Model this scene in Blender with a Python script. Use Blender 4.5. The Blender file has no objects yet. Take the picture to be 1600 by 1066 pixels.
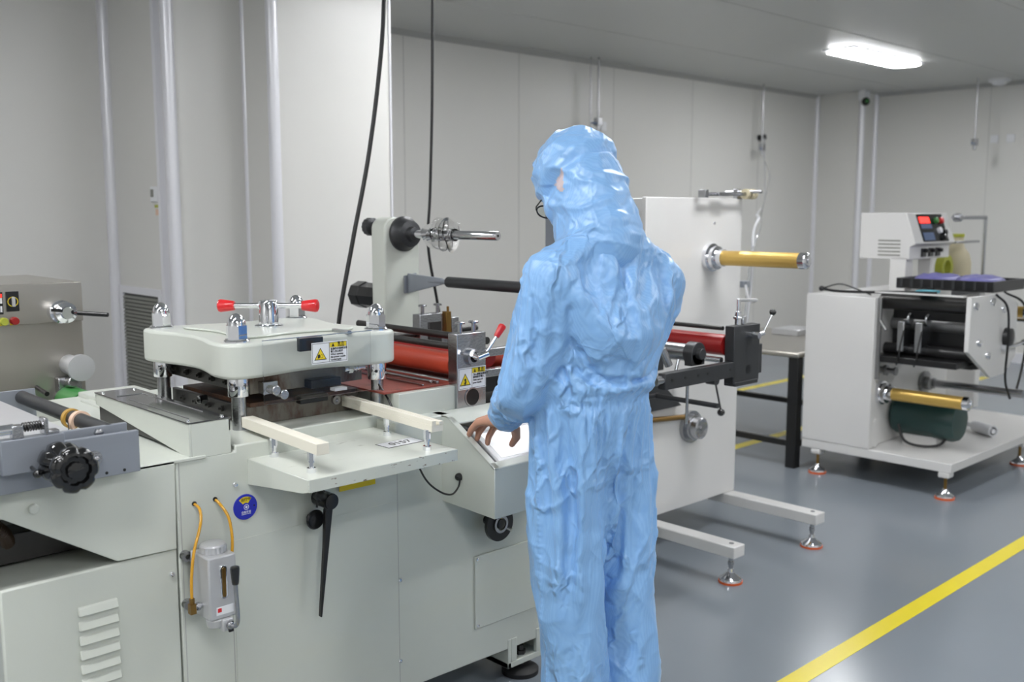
import bpy, bmesh, math, random
from mathutils import Vector, Matrix, noise
from mathutils.bvhtree import BVHTree
random.seed(7)
D = bpy.data
SC = bpy.context.scene
COL = SC.collection
R = math.radians
PI = math.pi

# ------------------------------------------------------------------ camera
cam_d = D.cameras.new('camera'); cam = D.objects.new('camera', cam_d); COL.objects.link(cam)
cam_d.sensor_width = 36.0; cam_d.lens = 35.0
cam.location = (0, 0, 1.52)
cam.rotation_euler = (R(90 - 7.25), 0, R(46.45 - 90))
cam_d.clip_start = 0.05; cam_d.clip_end = 60
cam_d.dof.use_dof = True; cam_d.dof.focus_distance = 2.75; cam_d.dof.aperture_fstop = 3.2
SC.camera = cam
# ------------------------------------------------------------------ world, exposure
w = D.worlds.new('world'); SC.world = w; w.use_nodes = True
w.node_tree.nodes['Background'].inputs[0].default_value = (0.9, 0.93, 1.0, 1)
w.node_tree.nodes['Background'].inputs[1].default_value = 0.3
SC.view_settings.view_transform = 'Standard'; SC.view_settings.look = 'None'
SC.view_settings.gamma = 1; SC.view_settings.use_curve_mapping = False
SC.view_settings.exposure = 0.82
LAMP_STRENGTH = 20.0
CEIL = 2.86

# ------------------------------------------------------------------ materials
def lin(h):
    if isinstance(h, str):
        h = h.lstrip('#'); c = [int(h[i:i+2], 16)/255 for i in (0, 2, 4)]
    else: c = [v/255 for v in h]
    return tuple(v/12.92 if v <= 0.04045 else ((v+0.055)/1.055)**2.4 for v in c) + (1,)

def mat(name, color, rough=0.5, metal=0.0, var=0.0, vscale=6.0, bump=0.0, bscale=80.0, spec=0.5,
        emit=None, estr=0.0, trans=0.0, coat=0.0, stretch=None, rvar=0.0, ior=None, alpha=None):
    m = D.materials.new(name); m.use_nodes = True
    nt = m.node_tree; b = nt.nodes['Principled BSDF']
    c = lin(color)
    b.inputs['Base Color'].default_value = c
    b.inputs['Roughness'].default_value = rough
    b.inputs['Metallic'].default_value = metal
    b.inputs['Specular IOR Level'].default_value = spec
    b.inputs['Coat Weight'].default_value = coat
    b.inputs['Coat Roughness'].default_value = 0.08
    if ior: b.inputs['IOR'].default_value = ior
    if trans: b.inputs['Transmission Weight'].default_value = trans
    if alpha is not None: b.inputs['Alpha'].default_value = alpha
    if emit is not None:
        b.inputs['Emission Color'].default_value = lin(emit); b.inputs['Emission Strength'].default_value = estr
    tc = nt.nodes.new('ShaderNodeTexCoord'); mp = nt.nodes.new('ShaderNodeMapping')
    nt.links.new(tc.outputs['Object'], mp.inputs['Vector'])
    if stretch: mp.inputs['Scale'].default_value = stretch
    n = nt.nodes.new('ShaderNodeTexNoise'); n.inputs['Scale'].default_value = vscale; n.inputs['Detail'].default_value = 4
    nt.links.new(mp.outputs[0], n.inputs['Vector'])
    if var:
        rp = nt.nodes.new('ShaderNodeMixRGB')
        rp.inputs[1].default_value = tuple(v*(1-var) for v in c[:3]) + (1,)
        rp.inputs[2].default_value = tuple(min(1, v*(1+var)) for v in c[:3]) + (1,)
        nt.links.new(n.outputs['Fac'], rp.inputs[0]); nt.links.new(rp.outputs[0], b.inputs['Base Color'])
    if rvar:
        mr = nt.nodes.new('ShaderNodeMapRange'); mr.inputs[3].default_value = max(0.02, rough-rvar); mr.inputs[4].default_value = rough+rvar
        nt.links.new(n.outputs['Fac'], mr.inputs[0]); nt.links.new(mr.outputs[0], b.inputs['Roughness'])
    if bump:
        n2 = nt.nodes.new('ShaderNodeTexNoise'); n2.inputs['Scale'].default_value = bscale
        nt.links.new(mp.outputs[0], n2.inputs['Vector'])
        bp = nt.nodes.new('ShaderNodeBump'); bp.inputs['Strength'].default_value = bump; bp.inputs['Distance'].default_value = 0.01
        nt.links.new(n2.outputs['Fac'], bp.inputs['Height']); nt.links.new(bp.outputs[0], b.inputs['Normal'])
    return m

def worn(name, base, second, rough, metal, scale, lo, hi, stretch=None, rough2=None):
    """base material with patches of a second colour (rust, scuffs, grime with a shape of its own)"""
    m = mat(name, base, rough, metal)
    nt = m.node_tree; b = nt.nodes['Principled BSDF']
    tc = nt.nodes.new('ShaderNodeTexCoord'); mp = nt.nodes.new('ShaderNodeMapping')
    if stretch: mp.inputs['Scale'].default_value = stretch
    n = nt.nodes.new('ShaderNodeTexNoise'); n.inputs['Scale'].default_value = scale; n.inputs['Detail'].default_value = 8; n.inputs['Roughness'].default_value = 0.65
    nt.links.new(tc.outputs['Object'], mp.inputs[0]); nt.links.new(mp.outputs[0], n.inputs['Vector'])
    cr = nt.nodes.new('ShaderNodeMapRange'); cr.inputs[1].default_value = lo; cr.inputs[2].default_value = hi
    nt.links.new(n.outputs['Fac'], cr.inputs[0])
    mx = nt.nodes.new('ShaderNodeMixRGB'); mx.inputs[1].default_value = lin(base); mx.inputs[2].default_value = lin(second)
    nt.links.new(cr.outputs[0], mx.inputs[0]); nt.links.new(mx.outputs[0], b.inputs['Base Color'])
    if rough2 is not None:
        r2 = nt.nodes.new('ShaderNodeMapRange'); r2.inputs[3].default_value = rough; r2.inputs[4].default_value = rough2
        nt.links.new(cr.outputs[0], r2.inputs[0]); nt.links.new(r2.outputs[0], b.inputs['Roughness'])
    return m

M = {}
M['wall'] = mat('wall_panel', (214, 213, 209), 0.38, var=0.01, vscale=1.5, rvar=0.03)
M['ceiling'] = mat('ceiling_panel', (196, 197, 195), 0.35, var=0.01)
M['wtrim'] = mat('aluminium_trim', (226, 226, 231), 0.3, 0.15)
M['joint'] = mat('panel_joint', (170, 170, 168), 0.6)
M['floor'] = mat('epoxy_floor', (126, 133, 140), 0.2, var=0.04, vscale=1.2, bump=0.02, bscale=3, rvar=0.05, spec=0.45)
M['yellow_line'] = mat('yellow_floor_paint', (226, 208, 52), 0.3, var=0.04, vscale=12)
M['paint'] = mat('grey_green_paint', (203, 207, 198), 0.3, var=0.012, vscale=3, bump=0.015, bscale=260, coat=0.25)
M['paint_cream'] = mat('cream_primer', (205, 202, 165), 0.5, var=0.03)
M['paint_worn'] = worn('scuffed_grey_green_paint', (205, 208, 199), (168, 167, 158), 0.3, 0, 13, 0.62, 0.72, (1, 3, 1), 0.5)
M['lip'] = worn('chipped_paint_lip', (200, 204, 195), (112, 98, 84), 0.32, 0, 30, 0.60, 0.63, (1, 1, 2.5), 0.6)
M['paint_w'] = mat('white_machine_paint', (212, 211, 209), 0.32, var=0.01, coat=0.2)
M['chrome'] = mat('chrome', (235, 236, 240), 0.06, 1.0)
M['steel'] = mat('brushed_steel', (176, 177, 180), 0.25, 1.0, var=0.06, vscale=30, bump=0.05, bscale=120)
M['steel_rough'] = mat('machined_steel', (150, 150, 150), 0.38, 0.9, var=0.12, vscale=25, bump=0.05, bscale=90)
M['steel_dark'] = mat('dark_oiled_steel', (74, 73, 72), 0.38, 0.8, var=0.2, vscale=20)
M['rust'] = worn('rust_stained_steel', (128, 122, 112), (92, 62, 44), 0.45, 0.6, 14, 0.45, 0.62, (1, 1, 0.35), 0.7)
M['rust_top'] = worn('rusty_plate_face', (96, 66, 48), (58, 44, 38), 0.5, 0.3, 16, 0.4, 0.6)
M['stainless'] = mat('stainless_sheet', (176, 172, 164), 0.3, 0.75, var=0.05, vscale=4, stretch=(1, 1, 0.3))
M['bluegrey'] = mat('blue_grey_aluminium', (142, 147, 155), 0.42, 0.35, var=0.05, vscale=5, stretch=(1, 1, 6))
M['darkgrey'] = mat('blackened_steel', (66, 67, 69), 0.4, 0.5, var=0.08, vscale=14)
M['black'] = mat('black_plastic', (26, 26, 27), 0.28, spec=0.5)
M['bakelite'] = mat('black_bakelite', (14, 14, 15), 0.1, spec=0.6, coat=0.5)
M['rubber'] = mat('black_rubber', (30, 30, 31), 0.6)
M['cable'] = mat('black_cable_sheath', (18, 18, 19), 0.4)
M['red'] = mat('red_plastic_grip', (214, 34, 40), 0.28, coat=0.3)
M['redroll'] = mat('red_rubber_roller', (172, 62, 40), 0.42, var=0.08, vscale=12, bump=0.02)
M['redsheet'] = worn('red_rubber_sheet', (146, 70, 58), (96, 48, 42), 0.45, 0, 18, 0.5, 0.7)
M['redroll2'] = mat('deep_red_roller', (150, 26, 26), 0.35)
M['gold'] = mat('gold_anodised_sleeve', (214, 178, 98), 0.33, 0.6, var=0.06, vscale=8)
M['plastic_w'] = worn('ivory_nylon_bar', (232, 227, 212), (205, 190, 160), 0.42, 0, 8, 0.6, 0.8, (1, 0.3, 1))
M['clear'] = mat('clear_acrylic', (250, 250, 250), 0.02, trans=1.0, ior=1.25)
M['clearthin'] = mat('clear_soft_plastic', (238, 240, 242), 0.12, trans=0.85, ior=1.3)
M['smoke'] = mat('smoked_clear_plastic', (60, 60, 62), 0.06, coat=0.6)
M['white'] = mat('white_label_stock', (228, 229, 232), 0.4)
M['ylabel'] = mat('yellow_label_ink', (226, 200, 28), 0.4)
M['ink'] = mat('black_ink', (24, 24, 24), 0.5)
M['blue'] = mat('blue_status_disc', (34, 44, 176), 0.3)
M['inkw'] = mat('white_ink', (225, 228, 240), 0.5)
M['silver'] = mat('silver_lacquer', (192, 193, 195), 0.34, 0.35, var=0.02)
M['duct'] = mat('brown_cable_duct', (62, 48, 36), 0.35, 0.3)
M['brass'] = mat('brass_fitting', (138, 108, 58), 0.35, 0.8)
M['oiltube'] = mat('amber_oil_tube', (206, 150, 22), 0.15, spec=0.7, coat=0.5)
M['green'] = mat('green_film_roll', (58, 128, 62), 0.35)
M['greenmotor'] = mat('dark_green_motor_paint', (32, 62, 60), 0.4, var=0.05)
M['amber'] = mat('amber_tape', (190, 150, 70), 0.3)
M['peach'] = mat('peach_white_tape', (222, 190, 166), 0.4)
M['vent'] = mat('vent_blade_grey', (128, 129, 122), 0.5)
M['purple'] = mat('violet_plastic_bag', (112, 110, 168), 0.45, var=0.1, vscale=9)
M['cyan'] = mat('cyan_box_card', (92, 172, 190), 0.5)
M['beige'] = mat('beige_plastic', (200, 190, 160), 0.45)
M['olive'] = mat('yellow_green_tape', (170, 175, 60), 0.45)
M['orange'] = mat('orange_rubber_pad', (206, 92, 40), 0.5)
M['lens'] = mat('spectacle_lens', (235, 240, 238), 0.02, trans=1.0, ior=1.1)
M['skin'] = mat('skin', (196, 146, 122), 0.5, var=0.07, vscale=30, bump=0.05, bscale=300)
M['hair'] = mat('black_hair', (22, 18, 16), 0.5)
M['mask'] = mat('pale_pink_net_cap', (214, 196, 196), 0.7, bump=0.3, bscale=500)
M['lamp'] = mat('lit_diffuser', (255, 255, 255), 0.5, emit=(252, 253, 255), estr=LAMP_STRENGTH)
M['screen_white'] = mat('lit_touch_screen', (245, 245, 245), 0.3, emit=(250, 250, 250), estr=0.22)
M['seven'] = mat('red_led_digits', (255, 40, 30), 0.4, emit=(255, 50, 40), estr=1.0)
M['bluepanel'] = mat('blue_button_panel', (70, 92, 130), 0.4)
M['grill'] = mat('black_glossy_bezel', (20, 21, 22), 0.15)

# cleanroom coverall cloth: fine anti-static stripes, satin sheen, small crumple in the normals
def cloth_mat():
    m = D.materials.new('blue_antistatic_cloth'); m.use_nodes = True
    nt = m.node_tree; b = nt.nodes['Principled BSDF']; L = nt.links
    b.inputs['Roughness'].default_value = 0.36; b.inputs['Specular IOR Level'].default_value = 0.75
    b.inputs['Sheen Weight'].default_value = 0.12; b.inputs['Sheen Roughness'].default_value = 0.4
    tc = nt.nodes.new('ShaderNodeTexCoord')
    wv = nt.nodes.new('ShaderNodeTexWave'); wv.bands_direction = 'DIAGONAL'; wv.inputs['Scale'].default_value = 95; wv.inputs['Distortion'].default_value = 1.2
    mp0 = nt.nodes.new('ShaderNodeMapping'); mp0.inputs['Scale'].default_value = (1, 1, 0.02)
    L.new(tc.outputs['Object'], mp0.inputs[0]); L.new(mp0.outputs[0], wv.inputs['Vector'])
    mx = nt.nodes.new('ShaderNodeMixRGB'); mx.inputs[1].default_value = lin((136, 184, 236)); mx.inputs[2].default_value = lin((144, 191, 240))
    L.new(wv.outputs['Fac'], mx.inputs[0]); L.new(mx.outputs[0], b.inputs['Base Color'])
    # crumple: warped, stretched cells with straight creases between them, at two sizes
    n = nt.nodes.new('ShaderNodeTexNoise'); n.inputs['Scale'].default_value = 7; n.inputs['Detail'].default_value = 3
    L.new(tc.outputs['Object'], n.inputs['Vector'])
    ad = nt.nodes.new('ShaderNodeVectorMath'); ad.operation = 'MULTIPLY_ADD'; ad.inputs[1].default_value = (0.13, 0.13, 0.13)
    L.new(n.outputs['Color'], ad.inputs[0]); L.new(tc.outputs['Object'], ad.inputs[2])
    last = None
    for rot, sc, st, dist, wd in (((0.0, 0.65, 0.3), (8, 8, 3.2), 0.50, 0.012, 0.09), ((0.2, -0.75, 0.0), (15, 15, 6), 0.30, 0.008, 0.11), ((0.5, 0.3, 0.4), (30, 30, 14), 0.14, 0.004, 0.2)):
        mp = nt.nodes.new('ShaderNodeMapping'); mp.inputs['Rotation'].default_value = rot; mp.inputs['Scale'].default_value = sc
        L.new(ad.outputs[0], mp.inputs[0])
        v = nt.nodes.new('ShaderNodeTexVoronoi'); v.feature = 'DISTANCE_TO_EDGE'; v.inputs['Scale'].default_value = 1.0
        L.new(mp.outputs[0], v.inputs['Vector'])
        mr = nt.nodes.new('ShaderNodeMapRange'); mr.interpolation_type = 'SMOOTHSTEP'; mr.inputs[2].default_value = wd
        mr.inputs[3].default_value = 1.0; mr.inputs[4].default_value = 0.0
        L.new(v.outputs['Distance'], mr.inputs[0])
        mk = nt.nodes.new('ShaderNodeTexNoise'); mk.inputs['Scale'].default_value = 5.5; L.new(tc.outputs['Object'], mk.inputs['Vector'])
        mm = nt.nodes.new('ShaderNodeMapRange'); mm.inputs[1].default_value = 0.42; mm.inputs[2].default_value = 0.6; L.new(mk.outputs['Fac'], mm.inputs[0])
        mu = nt.nodes.new('ShaderNodeMath'); mu.operation = 'MULTIPLY'; L.new(mr.outputs[0], mu.inputs[0]); L.new(mm.outputs[0], mu.inputs[1])
        fa = nt.nodes.new('ShaderNodeMath'); fa.operation = 'MULTIPLY_ADD'; fa.inputs[1].default_value = -0.9
        L.new(v.outputs['Distance'], fa.inputs[0]); L.new(mu.outputs[0], fa.inputs[2])
        bp = nt.nodes.new('ShaderNodeBump'); bp.inputs['Strength'].default_value = st; bp.inputs['Distance'].default_value = dist
        L.new(fa.outputs[0], bp.inputs['Height'])
        if last: L.new(last.outputs[0], bp.inputs['Normal'])
        last = bp
    n3 = nt.nodes.new('ShaderNodeTexNoise'); n3.inputs['Scale'].default_value = 34; n3.inputs['Detail'].default_value = 2
    L.new(ad.outputs[0], n3.inputs['Vector'])
    bp2 = nt.nodes.new('ShaderNodeBump'); bp2.inputs['Strength'].default_value = 0.12; bp2.inputs['Distance'].default_value = 0.008
    L.new(n3.outputs['Fac'], bp2.inputs['Height']); L.new(last.outputs[0], bp2.inputs['Normal'])
    L.new(bp2.outputs[0], b.inputs['Normal'])
    return m
M['cloth'] = cloth_mat()

# ------------------------------------------------------------------ mesh helpers
def V(*a): return Vector(a)
def frame(d):
    d = Vector(d).normalized()
    a = Vector((0, 0, 1)) if abs(d.z) < 0.9 else Vector((1, 0, 0))
    u = d.cross(a).normalized(); return d, u, u.cross(d).normalized()

NOSPLIT = {'blades', 'pictogram', 'border', 'console', 'vent_frame', 'infeed_frame', 'lettering', 'emblem', 'oil_pump', 'filler_cap', 'coverall', 'body', 'eyes', 'press_head', 'bed_top', 'plastic_chuck', 'adjuster', 'spindle', 'scale_ring', 'ribs', 'slots', 'stitching', 'straps', 'frame_rails'}
class MB:
    def __init__(s): s.b = bmesh.new()
    def face(s, vs):
        try: s.b.faces.new(vs)
        except ValueError: pass
    def box(s, x0, x1, y0, y1, z0, z1):
        v = [s.b.verts.new(p) for p in ((x0,y0,z0),(x1,y0,z0),(x1,y1,z0),(x0,y1,z0),(x0,y0,z1),(x1,y0,z1),(x1,y1,z1),(x0,y1,z1))]
        for f in ((3,2,1,0),(4,5,6,7),(0,1,5,4),(1,2,6,5),(2,3,7,6),(3,0,4,7)): s.face([v[i] for i in f])
        return s
    def obox(s, c, ax, hx, hy, hz):
        """oriented box: centre, matrix columns, half sizes"""
        v = [s.b.verts.new(Vector(c) + ax @ Vector((i*hx, j*hy, k*hz))) for i, j, k in ((-1,-1,-1),(1,-1,-1),(1,1,-1),(-1,1,-1),(-1,-1,1),(1,-1,1),(1,1,1),(-1,1,1))]
        for f in ((3,2,1,0),(4,5,6,7),(0,1,5,4),(1,2,6,5),(2,3,7,6),(3,0,4,7)): s.face([v[i] for i in f])
        return s
    def prism(s, pts, axis, a, b):
        """2D polygon extruded along axis ('x': pts are y,z; 'y': x,z; 'z': x,y)"""
        def P(p, t): return {'x': (t, p[0], p[1]), 'y': (p[0], t, p[1]), 'z': (p[0], p[1], t)}[axis]
        A = [s.b.verts.new(P(p, a)) for p in pts]; B = [s.b.verts.new(P(p, b)) for p in pts]
        n = len(pts); s.face(A); s.face(B[::-1])
        for i in range(n): s.face([A[i], B[i], B[(i+1) % n], A[(i+1) % n]])
        return s
    def lathe(s, p, d, prof, seg=24, cap=True, ruv=None, phase=0.0):
        """profile [(along, radius)...] around axis d from p; ruv(theta)->radius factor"""
        d, u, v = frame(d); p = Vector(p); rings = []
        for t, r in prof:
            ring = []
            for i in range(seg):
                th = 2*PI*i/seg + phase; k = ruv(th) if ruv else 1
                ring.append(s.b.verts.new(p + d*t + (u*math.cos(th) + v*math.sin(th))*r*k))
            rings.append(ring)
        for a, b in zip(rings, rings[1:]):
            for i in range(seg): s.face([a[i], a[(i+1) % seg], b[(i+1) % seg], b[i]])
        if cap: s.face(rings[0][::-1]); s.face(rings[-1])
        return s
    def cyl(s, p0, p1, r0, r1=None, seg=24):
        p0, p1 = Vector(p0), Vector(p1); return s.lathe(p0, p1-p0, [(0, r0), ((p1-p0).length, r0 if r1 is None else r1)], seg)
    def hexa(s, p0, p1, r, phase=0.0): 
        p0, p1 = Vector(p0), Vector(p1); return s.lathe(p0, p1-p0, [(0, r), ((p1-p0).length, r)], 6, phase=phase)
    def ring(s, p, d, r_out, r_in, t, seg=32):
        return s.lathe(p, d, [(0, r_in), (0, r_out), (t, r_out), (t, r_in), (0, r_in)], seg, cap=False)
    def tube(s, path, r, seg=10, cap=True, closed=False):
        path = [Vector(q) for q in path]; rings = []; n = len(path)
        rr = r if isinstance(r, (list, tuple)) else [r]*n
        prev = None
        for i, q in enumerate(path):
            t = (path[(i+1) % n]-path[i-1]) if closed else (path[min(i+1, n-1)] - path[max(i-1, 0)])
            t.normalize()
            if prev is None: _, u, v = frame(t)
            else:
                u = prev - t*prev.dot(t); u.normalize(); v = u.cross(t)
                v = -t.cross(u) if False else t.cross(u)
            if prev is None: v = t.cross(u)
            prev = u
            rings.append([s.b.verts.new(q + (u*math.cos(2*PI*k/seg) + v*math.sin(2*PI*k/seg))*rr[i]) for k in range(seg)])
        pr = list(zip(rings, rings[1:])) + ([(rings[-1], rings[0])] if closed else [])
        for a, b in pr:
            for k in range(seg): s.face([a[k], a[(k+1) % seg], b[(k+1) % seg], b[k]])
        if cap and not closed: s.face(rings[0][::-1]); s.face(rings[-1])
        return s
    def ball(s, c, r, seg=20, rings=12, sc=(1,1,1), ax=None):
        c = Vector(c); prev = None; rs = []
        for j in range(rings+1):
            ph = PI*j/rings
            if j in (0, rings):
                q = Vector((0, 0, math.cos(ph)*r*sc[2])); q = ax @ q if ax else q
                rs.append([s.b.verts.new(c+q)]); continue
            row = []
            for i in range(seg):
                th = 2*PI*i/seg
                q = Vector((math.sin(ph)*math.cos(th)*r*sc[0], math.sin(ph)*math.sin(th)*r*sc[1], math.cos(ph)*r*sc[2]))
                if ax: q = ax @ q
                row.append(s.b.verts.new(c+q))
            rs.append(row)
        for a, b in zip(rs, rs[1:]):
            for i in range(seg):
                j = (i+1) % seg
                if len(a) == 1: s.face([a[0], b[i], b[j]])
                elif len(b) == 1: s.face([a[i], b[0], a[j]])
                else: s.face([a[i], b[i], b[j], a[j]])
        return s
    def capsule(s, p0, p1, r0, r1, seg=16):
        """tapered limb with round ends"""
        p0, p1 = Vector(p0), Vector(p1); L = (p1-p0).length
        pr = [(-r0*math.cos(a), max(1e-4, r0*math.sin(a))) for a in [PI/2*k/5 for k in range(0, 6)]]
        pr += [(L + r1*math.sin(a), max(1e-4, r1*math.cos(a))) for a in [PI/2*k/5 for k in range(0, 6)]]
        return s.lathe(p0, p1-p0, pr, seg)
    def loft(s, secs, seg=28):
        """secs: (centre, u half-vector, v half-vector)"""
        rings = []
        for c, u, v in secs:
            c, u, v = Vector(c), Vector(u), Vector(v)
            rings.append([s.b.verts.new(c + u*math.cos(2*PI*k/seg) + v*math.sin(2*PI*k/seg)) for k in range(seg)])
        for a, b in zip(rings, rings[1:]):
            for k in range(seg): s.face([a[k], a[(k+1) % seg], b[(k+1) % seg], b[k]])
        s.face(rings[0][::-1]); s.face(rings[-1]); return s
    def mesh(s, name, off=(0,0,0), sharp=35):
        bmesh.ops.recalc_face_normals(s.b, faces=s.b.faces)
        bmesh.ops.translate(s.b, verts=s.b.verts, vec=-Vector(off))
        me = D.meshes.new(name); s.b.to_mesh(me); s.b.free()
        me.shade_smooth(); me.set_sharp_from_angle(angle=R(sharp))
        return me
    def clusters(s, eps=0.0008):
        """connected pieces, joined where their boxes touch"""
        seen, comps = set(), []
        for v in s.b.verts:
            if v in seen: continue
            st, comp = [v], []; seen.add(v)
            while st:
                q = st.pop(); comp.append(q)
                for e in q.link_edges:
                    o = e.other_vert(q)
                    if o not in seen: seen.add(o); st.append(o)
            lo = [min(q.co[i] for q in comp)-eps for i in range(3)]; hi = [max(q.co[i] for q in comp)+eps for i in range(3)]
            comps.append([comp, lo, hi])
        merged = True
        while merged:
            merged = False
            for i in range(len(comps)):
                for j in range(i+1, len(comps)):
                    a, b = comps[i], comps[j]
                    if all(a[1][k] <= b[2][k] and b[1][k] <= a[2][k] for k in range(3)):
                        a[0] += b[0]; a[1] = [min(x, y) for x, y in zip(a[1], b[1])]; a[2] = [max(x, y) for x, y in zip(a[2], b[2])]
                        comps.pop(j); merged = True; break
                if merged: break
        return [c[0] for c in comps]
    def obj(s, name, m, parent=None, bevel=0.0, label=None, kind=None, sharp=35):
        if parent and name not in NOSPLIT:
            cl = s.clusters()
            if len(cl) > 1:
                out = []
                for comp in cl:
                    t = MB(); mp = {v: t.b.verts.new(v.co) for v in comp}
                    fs = {f for v in comp for f in v.link_faces}
                    for f in fs: t.face([mp[v] for v in f.verts])
                    out.append(t._obj(name, m, parent, bevel, label, kind, sharp))
                s.b.free(); return out[0]
        return s._obj(name, m, parent, bevel, label, kind, sharp)
    def _obj(s, name, m, parent=None, bevel=0.0, label=None, kind=None, sharp=35):
        off = root_loc(parent) if parent else (0, 0, 0)
        me = s.mesh(name, off, sharp)
        for mm in (m if isinstance(m, (list, tuple)) else [m]): me.materials.append(M[mm] if isinstance(mm, str) else mm)
        o = D.objects.new(name, me); COL.objects.link(o)
        if parent: o.parent = parent
        if bevel:
            bv = o.modifiers.new('edge_rounding', 'BEVEL'); bv.width = bevel; bv.segments = 3 if bevel > 0.006 else 2
            bv.limit_method = 'ANGLE'; bv.angle_limit = R(40); bv.harden_normals = False
        if label: o['label'] = label
        if kind: o['kind'] = kind
        return o

def root_loc(o):
    while o.parent: o = o.parent
    return Vector(o.location)
def thing(name, label, cat, loc, group=None):
    o = D.objects.new(name, None); COL.objects.link(o); o.location = loc; o.empty_display_size = 0.1
    o['label'] = label; o['category'] = cat
    if group: o['group'] = group
    return o
def tag(o, label, cat, group=None):
    o['label'] = label; o['category'] = cat
    if group: o['group'] = group
    return o
def structure(o): o['kind'] = 'structure'; return o

def text(body, name, m, parent, origin, xdir, updir, size, align='CENTER', depth=0.0004):
    """lettering as a thin mesh; origin = centre of the line"""
    cu = D.curves.new(name, 'FONT'); cu.body = body; cu.size = size; cu.align_x = align; cu.align_y = 'CENTER'; cu.extrude = depth
    to = D.objects.new('tmp_text', cu); COL.objects.link(to)
    bpy.context.view_layer.update()
    dg = bpy.context.evaluated_depsgraph_get()
    me = D.meshes.new_from_object(to.evaluated_get(dg))
    D.objects.remove(to); D.curves.remove(cu)
    x = Vector(xdir).normalized(); up = Vector(updir).normalized(); n = x.cross(up)
    mt = Matrix((( x.x, up.x, n.x, origin[0]), (x.y, up.y, n.y, origin[1]), (x.z, up.z, n.z, origin[2]), (0,0,0,1)))
    me.transform(mt)
    me.transform(Matrix.Translation(-root_loc(parent)))
    me.materials.clear(); me.materials.append(M[m]); me.name = name
    o = D.objects.new(name, me); COL.objects.link(o); o.parent = parent
    return o

def spline(pts, n=10):
    """Catmull-Rom through points"""
    P = [Vector(p) for p in pts]; P = [P[0]*2-P[1]] + P + [P[-1]*2-P[-2]]; out = []
    for i in range(1, len(P)-2):
        for k in range(n):
            t = k/n; a, b, c, d = P[i-1], P[i], P[i+1], P[i+2]
            out.append(0.5*((2*b) + (c-a)*t + (2*a-5*b+4*c-d)*t*t + (3*b-a-3*c+d)*t*t*t))
    out.append(P[-2]); return out

def acorn(mb, p, r, h, d=(0, 0, 1), phase=0.3):
    """hexagonal dome nut with washer"""
    p = Vector(p); d = Vector(d)
    mb.lathe(p, d, [(0, r*1.35), (h*0.06, r*1.35), (h*0.10, r*1.2), (h*0.12, r*1.2)], 28)
    mb.lathe(p, d, [(h*0.12, r*1.12), (h*0.58, r*1.12)], 6, phase=phase)
    mb.lathe(p, d, [(h*0.56, r*0.98), (h*0.68, r*0.95), (h*0.80, r*0.84), (h*0.90, r*0.62), (h*0.97, r*0.35), (h, r*0.05)], 24)
def bolt(mb, p, r, h, d): mb.hexa(p, Vector(p)+Vector(d)*h, r)

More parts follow.
